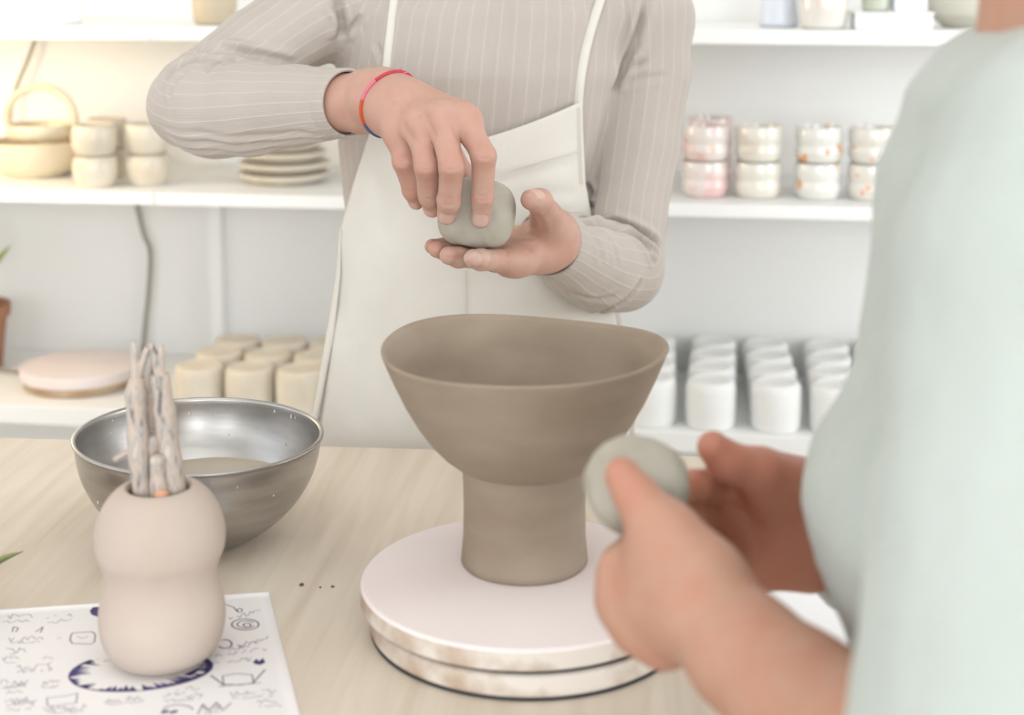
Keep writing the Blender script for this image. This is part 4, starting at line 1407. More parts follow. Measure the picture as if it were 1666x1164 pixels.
add(gt, torso_fn())
add(gt, cone(bp(TU - .085, TV, 1.285), ARM_R[0][0], .052, .056), .03)
add(gt, cone(bp(TU + .115, TV, 1.285), ARM_L[0][0], .048, .052), .03)
for arm, k0 in ((ARM_R, .018), (ARM_L, .012)):
    for i, ((a, ra), (b, rb)) in enumerate(zip(arm, arm[1:])): add(gt, cone(a, b, ra, rb), k0 if i == 0 else .006)
for fo in (FOR_R, FOR_L):
    for (a, ra), (b, rb) in zip(fo, fo[1:]): add(gt, cone(a, b, ra, rb), .007)
CUFFS = []
for fo, wrp, ln in ((FOR_R, P(655, 168, 1.28), .004), (FOR_L, P(850, 385, 1.325), .0085)):
    ax = wrp - fo[-1][0]; ax /= np.linalg.norm(ax)
    e = fo[-1][0] + ax * ln
    m = fo[-1][1]
    CUFFS.append((e, ax, m))

    def cut(X, Y, Z, e=e - ax * .012, ax=ax, m=m):
        s = (X - e[0]) * ax[0] + (Y - e[1]) * ax[1] + (Z - e[2]) * ax[2]
        r = np.sqrt((X - e[0]) ** 2 + (Y - e[1]) ** 2 + (Z - e[2]) ** 2)
        return np.maximum(-s, r - (m + .03))
    add(gt, (cut, e - .07, e + .07), .0012, 's')


def surf(px, py, d0=1.25, d1=1.75, grid=None):
    """depth at which the ray of a pixel meets the cloth"""
    g = grid or gt
    ds = np.arange(d0, d1, .0012)
    pts = np.array([P(px, py, d) for d in ds])
    ii = np.round((pts - g.lo) / g.h).astype(int)
    ok = ((ii >= 0) & (ii < g.n)).all(1)
    val = np.full(len(ds), 1.0); val[ok] = g.D[ii[ok, 0], ii[ok, 1], ii[ok, 2]]
    k = np.argmax(val < 0)
    return ds[k] if val[k] < 0 else None


CREASES = []


def crease(path, depth=.0035, width=.0028):
    """remember a fold line on the cloth; the surface is pressed in along it and swells beside it"""
    pts = []
    for q in path:
        d = surf(*q)
        if d is not None: pts.append(P(q[0], q[1], d))
    run = [pts[0]] if pts else []
    for a, b in zip(pts, pts[1:]):
        if np.linalg.norm(a - b) < .05: run.append(b)
    run = np.array(run)
    for _ in range(8):
        if len(run) > 2: run[1:-1] = (run[:-2] + 2 * run[1:-1] + run[2:]) / 4
    if len(run) > 1: CREASES.append((np.array(run), depth, width))


def dense(pts, n=5): return [tuple(q) for q in catmull(np.array(pts, float), n)]


# folds at the bent elbow on the left, at the armpits and at the elbow on the right
for pth_, dep_, wid_ in (
        ([(268, 106), (290, 92), (325, 82), (365, 82), (400, 88), (440, 94), (490, 105)], .0036, .0034),
        ([(262, 122), (286, 102), (318, 91), (350, 88), (380, 90)], .0030, .0030),
        ([(262, 140), (280, 118), (308, 103), (345, 96)], .0026, .0030),
        ([(274, 165), (284, 138), (306, 116), (336, 104)], .0020, .0030),
        ([(336, 124), (350, 106), (380, 97), (410, 96)], .0014, .0032),
        ([(350, 74), (380, 80), (410, 88)], .0018, .0030),
        ([(543, -6), (555, 18), (557, 42), (553, 64)], .0050, .0040),
        ([(592, 22), (578, 40), (560, 62)], .0018, .0030), ([(528, 0), (548, 20), (555, 40)], .0018, .0030), ([(612, 70), (620, 88), (625, 104)], .0012, .0030),
        ([(250, 218), (330, 230), (400, 235), (470, 229), (545, 221)], .0013, .0026), ([(250, 204), (330, 217), (400, 223), (470, 217), (540, 210)], .0008, .0026),
        ([(275, 234), (340, 245), (400, 248), (460, 240)], .0013, .0026),
        ([(998, 150), (1004, 126), (1024, 88), (1042, 40), (1050, -5)], .0040, .0034), ([(1000, 146), (1028, 132), (1060, 126), (1090, 122)], .0010, .0032),
        ([(1004, 134), (1026, 112), (1052, 96)], .0022, .0030), ([(1010, 120), (1030, 92), (1044, 66)], .0018, .0028),
        ([(936, 352), (962, 355), (1000, 362), (1030, 374), (1056, 388), (1074, 404)], .0046, .0032),
        ([(940, 362), (975, 366), (1015, 378), (1046, 396), (1068, 416)], .0034, .0028), ([(1030, 388), (1052, 408), (1066, 432)], .0022, .0028),
        ([(945, 508), (985, 502), (1020, 484), (1044, 456)], .0026, .0032), ([(925, 470), (965, 490), (1005, 480)], .0014, .0030),
        ([(960, 380), (975, 400), (978, 430)], .0010, .0030), ([(985, 384), (1000, 405), (1004, 435)], .0010, .0030),
        ([(948, 300), (957, 306), (962, 318)], .0026, .0028), ([(943, 330), (955, 336), (966, 336)], .0020, .0028)):
    crease(dense(pth_), dep_ * 1.7, wid_)
V5, Q5 = nets(gt, 4)
V5 = press(V5, normals(V5, Q5), CREASES)
N5 = normals(V5, Q5)
# direction round the limb for the ribs: a frame carried along each sleeve from shoulder to cuff


def limb_frame(arm, fore):
    pts = catmull([a for a, r in arm] + [a for a, r in fore[1:]], 14)
    rad = catmull([[r, 0, 0] for a, r in arm] + [[r, 0, 0] for a, r in fore[1:]], 14)[:, 0]
    tg = np.gradient(pts, axis=0); tg /= np.linalg.norm(tg, axis=1)[:, None]
    e = -FW - tg[0] * (-FW @ tg[0]); E = []
    for t in tg:
        e = e - t * (e @ t); e = e / np.linalg.norm(e); E.append(e)
    return pts, rad, tg, np.array(E)


def limb_angle(V, fr):
    pts, rad, tg, E = fr
    best = np.full(len(V), 1e9); ix = np.zeros(len(V), int)
    for k in range(len(pts)):
        d = np.linalg.norm(V - pts[k], axis=1)
        m = d < best; best[m] = d[m]; ix[m] = k
    dist = np.full(len(V), 1e9); out = np.zeros(len(V))
    rel = V - pts[ix]; t = tg[ix]; e = E[ix]; b = np.cross(t, e)
    return np.abs(best - rad[ix]), np.arctan2((rel * b).sum(1), (rel * e).sum(1))


f, _, _ = torso_fn()
dt = np.abs(f(V5[:, 0], V5[:, 1], V5[:, 2]))
c_ = np.interp(V5[:, 2], tz, tu); a_ = np.interp(V5[:, 2], tz, ta)
uu = (V5 @ RT - c_) / a_; vv_ = (V5 @ FH - TV) / np.interp(V5[:, 2], tz, tb)
pht = np.arctan2(uu, -vv_)
FR_R, FR_L = limb_frame(ARM_R, FOR_R), limb_frame(ARM_L, FOR_L)
cand = [(dt, pht), limb_angle(V5, FR_R), limb_angle(V5, FR_L)]
D_ = np.stack([c[0] for c in cand]); H_ = np.stack([c[1] for c in cand])
wh = np.argmin(D_, 0)
ph = H_[wh, np.arange(len(V5))]
cnt_ = np.array([62., 22., 22.])[wh]
V5 = V5 + N5 * (.0009 * vnoise(V5 * 60, 3) + .0003 * vnoise(V5 * 160, 8))[:, None]
me = mesh_np('ribbed_top', V5 - PO, Q5); rib_attr(me, ph, cnt_)
top = link('ribbed_top', me, RIB, person); top['label'] = 'beige ribbed long-sleeved top'
for (e, ax, m), fo, fr in zip(CUFFS, (FOR_R, FOR_L), (FR_R, FR_L)):          # turned hems of the sleeves
    e0 = fr[3][-1] - ax * (fr[3][-1] @ ax); e0 /= np.linalg.norm(e0); e1 = np.cross(ax, e0)
    pr = [(-.030, -.004), (-.018, .0004), (-.010, .0013), (0, .0014), (.0015, .0008), (.0018, -.0006), (.0008, -.0018), (-.006, -.0022), (-.020, -.0026)]
    V, Q, PH = [], [], []
    n = 88
    back = (fo[-2][0] - fo[-1][0]); back /= np.linalg.norm(back)
    for i in range(n):
        a = 2 * math.pi * i / n - math.pi
        for x, r in pr:
            c = e + (ax * x if x > -.006 else ax * -.006 - back * (x + .006))
            rr_ = m + r + (fo[-2][1] - m) * max(0, -x - .006) / np.linalg.norm(fo[-2][0] - fo[-1][0])
            V.append(c + rr_ * (math.cos(a) * e0 + math.sin(a) * e1) - PO); PH.append(a)
    for i in range(n):
        for j in range(len(pr) - 1):
            k = (i + 1) % n
            Q.append((i * len(pr) + j, k * len(pr) + j, k * len(pr) + j + 1, i * len(pr) + j + 1))
    me = mesh_np('cuff', V, Q); rib_attr(me, np.array(PH), 22.)
    bm = bmesh.new(); bm.from_mesh(me); bmesh.ops.recalc_face_normals(bm, faces=bm.faces); bm.to_mesh(me); bm.free()
    link('cuff', me, RIB, top)

# --- apron
aprL = ([150, 220, 300, 380, 450, 540, 620, 690, 760, 800], [627, 600, 574, 551, 546, 531, 517, 505, 496, 492])
aprR = ([150, 220, 300, 380, 450, 540, 620, 690, 760, 800], [946, 949, 953, 968, 988, 1006, 1016, 1022, 1030, 1034])
NS, NT = 90, 110
Va, Qa = [], []
AOFF = .0045


def apron_pt(px, py, off=AOFF, wide=1.0):
    """point of the apron over the body; the cloth hangs clear of the waist"""
    d = 1.46
    for _ in range(4):
        p = P(px, py, d)
        z = p[2]; u = float(p @ RT)
        a = max(float(np.interp(z, tz, ta)), float(np.interp(z, [.74, .86, 1.0, 1.1, 1.2], [.196, .188, .168, .152, .155])))
        b = max(float(np.interp(z, tz, tb)), float(np.interp(z, [.74, .86, 1.0, 1.1], [.128, .124, .115, .112])))
        c = float(np.interp(z, tz, tu))
        q = min(abs((u - c) / (a + off)), .985)
        v_ = TV - (b + off) * (1 - q ** 2.3) ** (1 / 2.3)
        d += (v_ - float(p @ FH)) / math.cos(PIT)
    return P(px, py, d)


for i in range(NS + 1):
    s = i / NS
    topc = 168 + 60 * (1 - (2 * s - 1) ** 2) ** .9 if s > .5 else 168 + 60 * (1 - (2 * s - 1) ** 2) ** .9
    x_ = 627 + (946 - 627) * s
    topc = 165 + (228 - 165) * (1 - abs(2 * s - 1) ** 1.15)
    for j in range(NT + 1):
        t = j / NT
        py = topc + (800 - topc) * t
        xl = np.interp(py, *aprL); xr = np.interp(py, *aprR)
        px = xl + (xr - xl) * s
        p = apron_pt(px, py)
        fold = .0022 * math.sin(s * 17 + t * 3) * t + .0030 * math.sin(s * 7.3 - 1.5) * t * t + .0012 * math.sin(t * 30 + s * 9) * (1 - t) * math.sin(math.pi * s)
        if s < .09: fold -= .010 * t * (1 - s / .09) ** 2
        p = p - FH * (fold + .002)
        Va.append(p - PO)
for i in range(NS):
    for j in range(NT):
        a = i * (NT + 1) + j
        Qa.append((a, a + 1, a + NT + 2, a + NT + 1))
Va = np.array(Va) + PO
Va = press(Va, np.broadcast_to(-FH, Va.shape), [(on_mesh(Va, p_, 4), d_, w_) for p_, d_, w_ in (
    ([(538, 500), (531, 560), (521, 650), (514, 700)], .0050, .0060), ([(560, 400), (556, 470), (548, 540)], .0022, .0070), ([(800, 300), (870, 280), (940, 262)], .0016, .0050),
    ([(850, 330), (890, 318), (940, 312)], .0012, .0050), ([(600, 270), (620, 330), (625, 400)], .0016, .0090), ([(640, 470), (636, 560), (640, 690)], .0024, .0110),
    ([(700, 520), (706, 600), (700, 700)], .0016, .0100), ([(590, 560), (584, 620), (580, 700)], .0018, .0090), ([(880, 450), (930, 480), (985, 520)], .0018, .0070))]) - PO
apron = link('apron', mesh_np('apron', Va, Qa), LINEN, person)
md = apron.modifiers.new('thick', 'SOLIDIFY'); md.thickness = .0016; md.offset = -1
apron['label'] = 'off-white linen bib apron'


def ribbon(name, path, wdt, m, parent, off, lift=.0016, fn=None):
    pts = np.array([fn(x, y, off) for x, y in path])
    for _ in range(6): pts[1:-1] = (pts[:-2] + 2 * pts[1:-1] + pts[2:]) / 4
    V, Q = [], []
    for i, p in enumerate(pts):
        a = pts[max(i - 1, 0)]; b = pts[min(i + 1, len(pts) - 1)]
        d = (b - a) / np.linalg.norm(b - a); s = np.cross(d, FH); s /= np.linalg.norm(s)
        for k, (q, l) in enumerate(((-1, 0), (-.8, lift), (.8, lift), (1, 0))):
            V.append(p + s * q * wdt - FH * l - PO)
    for i in range(len(pts) - 1):
        for k in range(3): Q.append((i * 4 + k, i * 4 + k + 1, i * 4 + 5 + k, i * 4 + 4 + k))
    me = mesh_np(name, V, Q)
    bm = bmesh.new(); bm.from_mesh(me); bmesh.ops.recalc_face_normals(bm, faces=bm.faces); bm.to_mesh(me); bm.free()
    return link(name, me, m, parent)


def on_top(px, py, off):
    d = surf(px, py, 1.40, 1.75)
    if d is None: return apron_pt(px, py, off)
    return P(px, py, d - off)


ribbon('apron_strap', dense([(648, -70), (643, -20), (640, 10), (634, 60), (628, 118), (626, 172)], 6), .0042, LINEN, apron, .002, fn=on_top)
ribbon('apron_strap', dense([(1000, -60), (985, -22), (972, 14), (958, 60), (947, 110), (941, 160), (941, 200)], 6), .0046, LINEN, apron, .002, fn=on_top)
SEAM = cloth_material('linen_seam', rgb(226, 220, 209), rgb(218, 211, 199), 700, .2)
ribbon('pocket_seam', dense([(835, 276), (870, 266), (905, 256), (944, 246)], 5), .0006, SEAM, apron, AOFF + .0028, .0005, apron_pt)
ribbon('centre_seam', dense([(758, 440), (758, 520), (757, 600), (757, 730)], 5), .0006, SEAM, apron, AOFF + .004, .0008, apron_pt)
ribbon('side_hem', dense([(943, 175), (944, 210), (945, 250), (948, 300)], 5), .0006, SEAM, apron, AOFF + .003, .0008, apron_pt)
# loose side flap of the apron skirt
Vf, Qf = [], []
for i in range(12):
    for j in range(24):
        s, t = i / 11, j / 23
        py = 372 + (800 - 372) * t
        px = np.interp(py, *aprL) + 1 + s * 16 * (1 - .5 * t) * min(1, .1 + t * 2.2)
        p = apron_pt(px, py) - FH * (.001 + .004 * math.sin(s * 3.1) * min(1, t * 3))
        Vf.append(p - PO)
for i in range(11):
    for j in range(23):
        a = i * 24 + j; Qf.append((a, a + 1, a + 25, a + 24))
fl = link('apron_side_fold', mesh_np('apron_side_fold', Vf, Qf), LINEN, apron)
md = fl.modifiers.new('thick', 'SOLIDIFY'); md.thickness = .0016

# --- trousers and shoes (behind the table)
gl = Grid(*(np.array([min(bp(u, v_, 0)[i] for u in (-.27, .20) for v_ in (1.36, 1.75)) for i in range(2)] + [-.01]),
            np.array([max(bp(u, v_, 0)[i] for u in (-.27, .20) for v_ in (1.36, 1.75)) for i in range(2)] + [.86])), .008)
add(gl, cone(bp(TU - .06, TV, .80), bp(TU + .06, TV, .80), .095, .095), .03)
for s in (-1, 1):
    add(gl, cone(bp(TU + s * .075, TV, .78), bp(TU + s * .08, TV, .45), .085, .058), .02)
    add(gl, cone(bp(TU + s * .08, TV, .45), bp(TU + s * .085, TV + .02, .09), .058, .045), .01)
V6, Q6 = nets(gl, 1)
link('trousers', mesh_np('trousers', V6 - PO, Q6), DENIM, person)
for s in (-1, 1):
    gs = Grid(bp(TU + s * .09, TV, .05) - .16, bp(TU + s * .09, TV, .05) + .16, .007)
    add(gs, cone(bp(TU + s * .085, TV + .03, .045), bp(TU + s * .095, TV - .10, .035), .042, .033), .0)
    V7, Q7 = nets(gs, 1); V7[:, 2] = np.maximum(V7[:, 2], .001)
    link('shoe', mesh_np('shoe', V7 - PO, Q7), mat('white_shoe', rgb(230, 228, 224), .6, .3), person)

# --- bracelet: coloured threads tied round the wrist
axw = P(650, 172, 1.285) - P(590, 162, 1.325); axw /= np.linalg.norm(axw)
bc = P(634, 160, 1.296)
e0 = ZZ - axw * (ZZ @ axw); e0 /= np.linalg.norm(e0); e1 = np.cross(axw, e0)
cols = [('red_thread', rgb(196, 72, 90)), ('pink_thread', rgb(222, 124, 140)), ('orange_thread', rgb(206, 92, 58)), ('blue_thread', rgb(92, 98, 128)), ('dark_thread', rgb(52, 58, 74)),
        ('yellow_thread', rgb(216, 190, 96)), ('red_thread', rgb(206, 62, 84))]
br = empty('bracelet', tuple(bc - PO)); br.parent = person
br['label'] = 'multicoloured thread bracelet on the wrist'
# measure the wrist radius on the skin mesh round the band
angs = np.linspace(0, 2 * math.pi, 49)


def band_pt(th, lift=.0010, slide=0.0):
    c = bc + axw * slide
    dr = math.cos(th) * e0 + math.sin(th) * e1
    rel = V1 - c
    sel = (np.abs(rel @ axw) < .004)
    rr_ = rel[sel]; rad = rr_ - np.outer(rr_ @ axw, axw)
    ln_ = np.linalg.norm(rad, axis=1)
    dotp = (rad @ dr) / (ln_ + 1e-9)
    m = dotp > .985
    r_ = ln_[m].mean() if m.any() else .027
    return c + dr * (r_ + lift)


pts = [band_pt(a, .0011, .006 * math.cos(a) - .004 * math.sin(a)) for a in angs[:-1]]
pts = np.array(pts + [pts[0]]); sm_ = pts.copy()
for _ in range(3): sm_[:-1] = (np.roll(sm_[:-1], 1, 0) + sm_[:-1] * 2 + np.roll(sm_[:-1], -1, 0)) / 4
sm_[-1] = sm_[0]
nseg = len(cols); per = 48 // nseg
for i, (nm, cc) in enumerate(cols):
    a, b = i * per, ((i + 1) * per if i < nseg - 1 else 48)
    tube('bracelet_thread', catmull(sm_[a:b + 1], 3) - bc, .0017, mat(nm, cc, .8, .1, bump=.5, bscale=900), br, 8)
kn = band_pt(angs[2] if (np.cross(axw, e0) @ FH) > 0 else -angs[2], .001)
for q in ((-4, -6), (6, -9), (14, -3), (-10, 3)):
    kp = P(645, 121, float((kn - CAM) @ FW) - .004)
    tube('bracelet_knot', catmull([kp - bc, kp + RT * q[0] * .0003 - ZZ * q[1] * .0003 - bc, kp + RT * q[0] * .0007 - ZZ * q[1] * .0006 - bc], 4), [.0014] * 5 + [.0009] * 4, MATS['pink_thread'], br, 6)
tag(person, 'person in a beige ribbed top and white apron shaping clay behind the goblet', 'person')

# --- lump of clay in her hands
gc = Grid(P(776, 346, 1.29) - .06, P(776, 346, 1.29) + .06, .0016)
cc = P(776, 347, 1.292)
Ax = (RT * .985 - ZZ * .16, FH, ZZ * .985 + RT * .16)


def lump(X, Y, Z):
    x, y, z = X - cc[0], Y - cc[1], Z - cc[2]
    q = 0
    for k, r in ((0, .0335), (1, .030), (2, .0300)):
        w_ = (x * Ax[k][0] + y * Ax[k][1] + z * Ax[k][2]) / r
        q = q + np.abs(w_) ** 2.9
    return (q ** (1 / 2.9) - 1) * .03


add(gc, (lump, cc - .04, cc + .04))
for fch in R_F[:2]:
    add(gc, cone(fch[2], fch[3], .0098, .0088), .004, 's')
for fch in L_F + [L_T]:
    for a, b, ra in zip(fch, fch[1:], (.0108, .0098, .009)): add(gc, cone(a, b, ra, ra), .004, 's')
add(gc, cone(P(820, 372, 1.262), P(828, 380, 1.266), .0012, .0012), .002, 's')
V8, Q8 = nets(gc, 2)
N8 = normals(V8, Q8); V8 = V8 + N8 * (.0007 * vnoise(V8 * 180, 4))[:, None]
o = link('clay_lump', mesh_np('clay_lump', V8 - cc, Q8), CLAYLUMP); o.location = cc
tag(o, 'grey clay lump shaped between the hands of the person in the apron', 'clay')

# ------------------------------------------------------------------ person in the mint sweater, near right corner
fp = empty('person', tuple(np.array([*(CAM + FH * .68 + RT * .29)[:2], 0])))
FO = np.array(fp.location)
# near (left) hand: back of the hand towards the camera, thumb up on the clay
N_MCP = PP([(1022, 938, .748), (1020, 978, .742), (1042, 1014, .734), (1080, 1040, .728)])
N_F = [PP([(1022, 938, .748), (1008, 918, .786), (1040, 880, .816), (1066, 862, .822)]),
       PP([(1020, 978, .742), (1012, 955, .784), (1050, 915, .818), (1082, 892, .826)]),
       PP([(1042, 1014, .734), (1034, 985, .776), (1070, 940, .812), (1102, 912, .824)]),
       PP([(1080, 1040, .728), (1066, 1010, .764), (1098, 962, .800), (1122, 934, .814)])]
N_R = [[.0112, .0100, .0090, .0080], [.0114, .0102, .0090, .0080], [.0108, .0098, .0086, .0076], [.0100, .0088, .0078, .0070]]
N_T = PP([(1112, 935, .722), (1082, 866, .725), (1034, 806, .734), (1012, 774, .738)])
wrN = P(1142, 985, .712)
Va1, Qa1, Ca1 = hand_mesh(wrN, [(P(1600, 1250, .560), .034), (P(1400, 1212, .632), .0330), (P(1300, 1140, .664), .0310), (P(1210, 1060, .690), .0275), (wrN, .0235), (P(1090, 960, .726), .021)], N_MCP,
                          [.0205, .0130, .0132, .0128, .0122], N_F, N_R, N_T, [.0160, .0132, .0108, .0092], h=.0017,
                          extra=[(cone(P(1130, 930, .715), P(1088, 880, .725), .019, .0150), .014), (cone(P(1070, 905, .73), P(1030, 930, .745), .0145, .012), .012)], kthumb=.014)
# far (right) hand: palm towards the camera, fingers curled round the clay
W_MCP = PP([(1212, 800, .862), (1206, 842, .866), (1212, 884, .868), (1226, 918, .866)])
W_F = [PP([(1212, 800, .862), (1168, 788, .846), (1130, 792, .822), (1108, 800, .808)]),
       PP([(1206, 842, .866), (1160, 836, .850), (1126, 840, .826), (1106, 846, .812)]),
       PP([(1212, 884, .868), (1168, 872, .852), (1136, 872, .830), (1118, 876, .818)]),
       PP([(1226, 918, .866), (1188, 904, .850), (1160, 900, .832), (1144, 900, .822)])]
W_R = [[.0112, .0102, .0090, .0080], [.0114, .0102, .0090, .0080], [.0108, .0098, .0086, .0076], [.0098, .0088, .0078, .0070]]
W_T = PP([(1292, 800, .846), (1236, 768, .832), (1184, 752, .824), (1160, 728, .820)])
wrW = P(1330, 862, .862)
Va2, Qa2, Ca2 = hand_mesh(wrW, [(P(1500, 905, .90), .034), (P(1420, 885, .885), .031), (wrW, .0255), (P(1280, 860, .862), .022)], W_MCP,
                          [.0215, .0130, .0132, .0130, .0124], W_F, W_R, W_T, [.0165, .0135, .0112, .0092], h=.0017,
                          extra=[(cone(P(1310, 812, .852), P(1246, 790, .846), .021, .0165), .014), (cone(P(1310, 905, .862), P(1240, 908, .862), .020, .0150), .014)], kthumb=.014)
Ca2[:, 0] = np.maximum(Ca2[:, 0], .65)         # palm redness plus painted red light bounced between the hands
# neck, head and the rest of the body under the sweater
UT, VT = .280, .695
fz = np.array([.78, .86, .92, .9475, .98, 1.001, 1.019, 1.043, 1.061, 1.0845, 1.1145, 1.159, 1.21, 1.249, 1.276, 1.30])
fu = np.array([.180, .176, .170, .166, .160, .1506, .143, .139, .143, .156, .1670, .1716, .177, .191, .218, .250]) + .006
fa = np.interp(fz, [.78, .95, 1.04, 1.15, 1.25, 1.30], [.105, .105, .118, .108, .095, .06])
fb = np.interp(fz, [.78, .92, 1.04, 1.2, 1.26, 1.30], [.120, .128, .142, .148, .125, .07])
fv = np.interp(fz, [.78, .90, 1.0, 1.3], [.655, .662, .690, .70])
lo = np.array([min(bp(u, v_, 0)[i] for u in (.12, .50) for v_ in (.45, .95)) for i in range(2)] + [.84])
hi = np.array([max(bp(u, v_, 0)[i] for u in (.12, .50) for v_ in (.45, .95)) for i in range(2)] + [1.58])
gb = Grid(lo, hi, .007)
NK = bp(.276, .70, 1.285)
add(gb, cone(bp(.285, .67, .95), bp(.285, .70, 1.20), .075, .08), .02)
add(gb, cone(bp(.285, .70, 1.20), NK, .07, .052), .03)
add(gb, cone(NK, NK + ZZ * .06 - RT * .005, .050, .047), .01)
HF = NK + ZZ * .165 - RT * .012
add(gb, ellipsoid(HF + ZZ * .012, (.090, .074, .098), (RT, FH, ZZ)), .0)
add(gb, cone(HF - ZZ * .03 - RT * .03, HF - ZZ * .085 - RT * .055, .055, .026), .04)
add(gb, cone(HF + ZZ * .005 - RT * .086, HF - ZZ * .028 - RT * .102, .008, .011), .014)
for s in (-1, 1):
    add(gb, cone(HF + FH * s * .071 + ZZ * .012, HF + FH * s * .075 - ZZ * .022, .012, .008), .006)
    add(gb, ellipsoid(HF + FH * s * .031 - RT * .082 + ZZ * .010, (.010, .014, .009), (RT, FH, ZZ)), .01, 's')
add(gb, cone(HF - FH * .018 - RT * .082 - ZZ * .058, HF + FH * .018 - RT * .082 - ZZ * .058, .009, .009), .008)
Va3, Qa3 = nets(gb, 2)
me = mesh_np('body', np.vstack([Va1, Va2, Va3]) - FO, np.vstack([Qa1, Qa2 + len(Va1), Qa3 + len(Va1) + len(Va2)]))
color_attr(me, np.vstack([Ca1, Ca2, np.zeros((len(Va3), 3))]))
link('body', me, SKIN_F, fp)
gh = Grid(HF - .2, HF + .2, .006)
add(gh, ellipsoid(HF + ZZ * .028 + RT * .018, (.094, .086, .100), (RT, FH, ZZ)))
add(gh, cone(HF + RT * .07, HF + RT * .085 - ZZ * .10, .05, .03), .03)
add(gh, ellipsoid(HF - RT * .09 - ZZ * .03, (.085, .066, .088), (RT, FH, ZZ)), .01, 's')
Vh, Qh = nets(gh, 2)
link('hair', mesh_np('hair', Vh - FO, Qh), HAIR, fp)


def sweater(X, Y, Z):
    u = X * RT[0] + Y * RT[1]; v_ = X * FH[0] + Y * FH[1]
    a = np.interp(Z, fz, fa); b = np.interp(Z, fz, fb); c = np.interp(Z, fz, fu) + a; w_ = np.interp(Z, fz, fv)
    q = (np.abs((u - c) / a) ** 2.2 + np.abs((v_ - w_) / b) ** 2.2) ** (1 / 2.2)
    return np.maximum((q - 1) * np.minimum(a, b), np.maximum(Z - 1.298, .80 - Z))


NA = [(P(1800, 200, .605), .050), (P(1760, 275, .592), .0575), (P(1712, 450, .578), .0590), (P(1668, 850, .562), .0570), (P(1632, 1240, .545), .0560)]
NF = [(P(1632, 1240, .545), .0560), (P(1600, 1225, .562), .0510), (P(1578, 1214, .574), .0480)]
FA = [(bp(.300, .83, 1.24), .055), (bp(.315, .88, 1.08), .052), (bp(.32, .90, .985), .050)]
FF_ = [(bp(.32, .90, .985), .050), (P(1440, 890, .890), .044), (P(1405, 882, .882), .042)]
lo = np.array([min(bp(u, v_, 0)[i] for u in (.10, .50) for v_ in (.44, .98)) for i in range(2)] + [.79])
hi = np.array([max(bp(u, v_, 0)[i] for u in (.10, .50) for v_ in (.44, .98)) for i in range(2)] + [1.33])
gs = Grid(lo, hi, .0042)
c8 = [bp(u, v_, z) for u in (.1, .46) for v_ in (.5, .9) for z in (.79, 1.31)]
add(gs, (sweater, np.min(c8, axis=0), np.max(c8, axis=0)))
for ch, k0 in ((NA, .03), (NF, .012), (FA, .03), (FF_, .012)):
    for i, ((a, ra), (b, rb)) in enumerate(zip(ch, ch[1:])): add(gs, cone(a, b, ra, rb), k0 if i == 0 else .008)
# collar and cuff openings
add(gs, ellipsoid(bp(.292, .70, 1.258), (.082, .090, .031), (RT, FH, ZZ)), .02)
for ch, nxt in ((NF, P(1300, 1140, .664)), (FF_, P(1330, 862, .862))):
    ax = nxt - ch[-1][0]; ax /= np.linalg.norm(ax); e = ch[-1][0] + ax * .012; m = ch[-1][1]

    def cut(X, Y, Z, e=e, ax=ax, m=m):
        s = (X - e[0]) * ax[0] + (Y - e[1]) * ax[1] + (Z - e[2]) * ax[2]
        r = np.sqrt((X - e[0]) ** 2 + (Y - e[1]) ** 2 + (Z - e[2]) ** 2)
        return np.maximum(-s, r - (m + .03))
    add(gs, (cut, e - .09, e + .09), .004, 's')
    add(gs, cone(e - ax * .02, e + ax * .03, m - .008, m - .007), .002, 's')
Vs, Qs = nets(gs, 3)
Ns = normals(Vs, Qs)
Vs = Vs + Ns * (.0016 * vnoise(Vs * 45, 21) + .0007 * vnoise(Vs * 140, 22))[:, None]
link('sweater', mesh_np('sweater', Vs - FO, Qs), KNIT, fp)['label'] = 'pale mint knitted sweater'
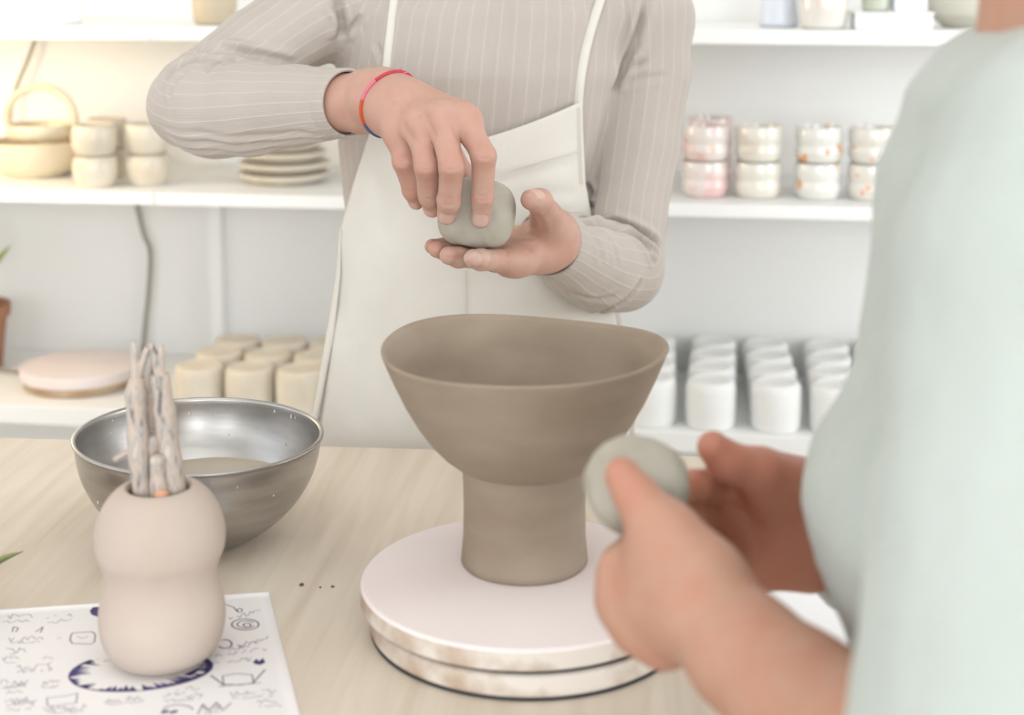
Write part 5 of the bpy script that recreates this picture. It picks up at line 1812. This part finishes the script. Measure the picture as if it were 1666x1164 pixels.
# trousers and shoes
lo = np.array([min(bp(u, v_, 0)[i] for u in (.12, .48) for v_ in (.44, .86)) for i in range(2)] + [-.01])
hi = np.array([max(bp(u, v_, 0)[i] for u in (.12, .48) for v_ in (.44, .86)) for i in range(2)] + [.90])
gl = Grid(lo, hi, .009)
for s in (-1, 1):
    add(gl, cone(bp(.285, .655 + s * .04, .82), bp(.285, .655 + s * .055, .76), .078, .082), .02)
    add(gl, cone(bp(.285, .655 + s * .06, .76), bp(.29, .655 + s * .065, .45), .078, .056), .01)
    add(gl, cone(bp(.29, .655 + s * .065, .45), bp(.30, .655 + s * .07, .09), .056, .045), .01)
Vl, Ql = nets(gl, 1)
link('trousers', mesh_np('trousers', Vl - FO, Ql), DENIM, fp)
for s in (-1, 1):
    c0 = bp(.29, .655 + s * .075, .05)
    g7 = Grid(c0 - .17, c0 + .17, .008)
    add(g7, cone(c0 + RT * .04 - ZZ * .005, c0 - RT * .10 - ZZ * .015, .042, .033))
    V7, Q7 = nets(g7, 1); V7[:, 2] = np.maximum(V7[:, 2], .001)
    link('shoe', mesh_np('shoe', V7 - FO, Q7), MATS['white_shoe'], fp)
tag(fp, 'person in a pale mint sweater in the right foreground rolling clay', 'person')

# --- ball of clay in these hands
cb = P(1037, 790, .779)
gc = Grid(cb - .05, cb + .05, .0017)
add(gc, ellipsoid(cb, (.0285, .028, .0248), (RT, FH, ZZ)))
for ch, rr_ in list(zip(N_F, N_R)) + list(zip(W_F, W_R)) + [(N_T, [.014, .0125, .0105, .009])]:
    for a, b, ra, rb in zip(ch, ch[1:], rr_, rr_[1:]): add(gc, cone(a, b, ra, rb), .004, 's')
V8, Q8 = nets(gc, 2)
N8 = normals(V8, Q8); V8 = V8 + N8 * (.0020 * vnoise(V8 * 95, 14) + .0008 * vnoise(V8 * 220, 15))[:, None]
o = link('clay_ball', mesh_np('clay_ball', V8 - cb, Q8), CLAYLUMP); o.location = cb
tag(o, 'grey clay ball held in the hands of the person in the mint sweater', 'clay')
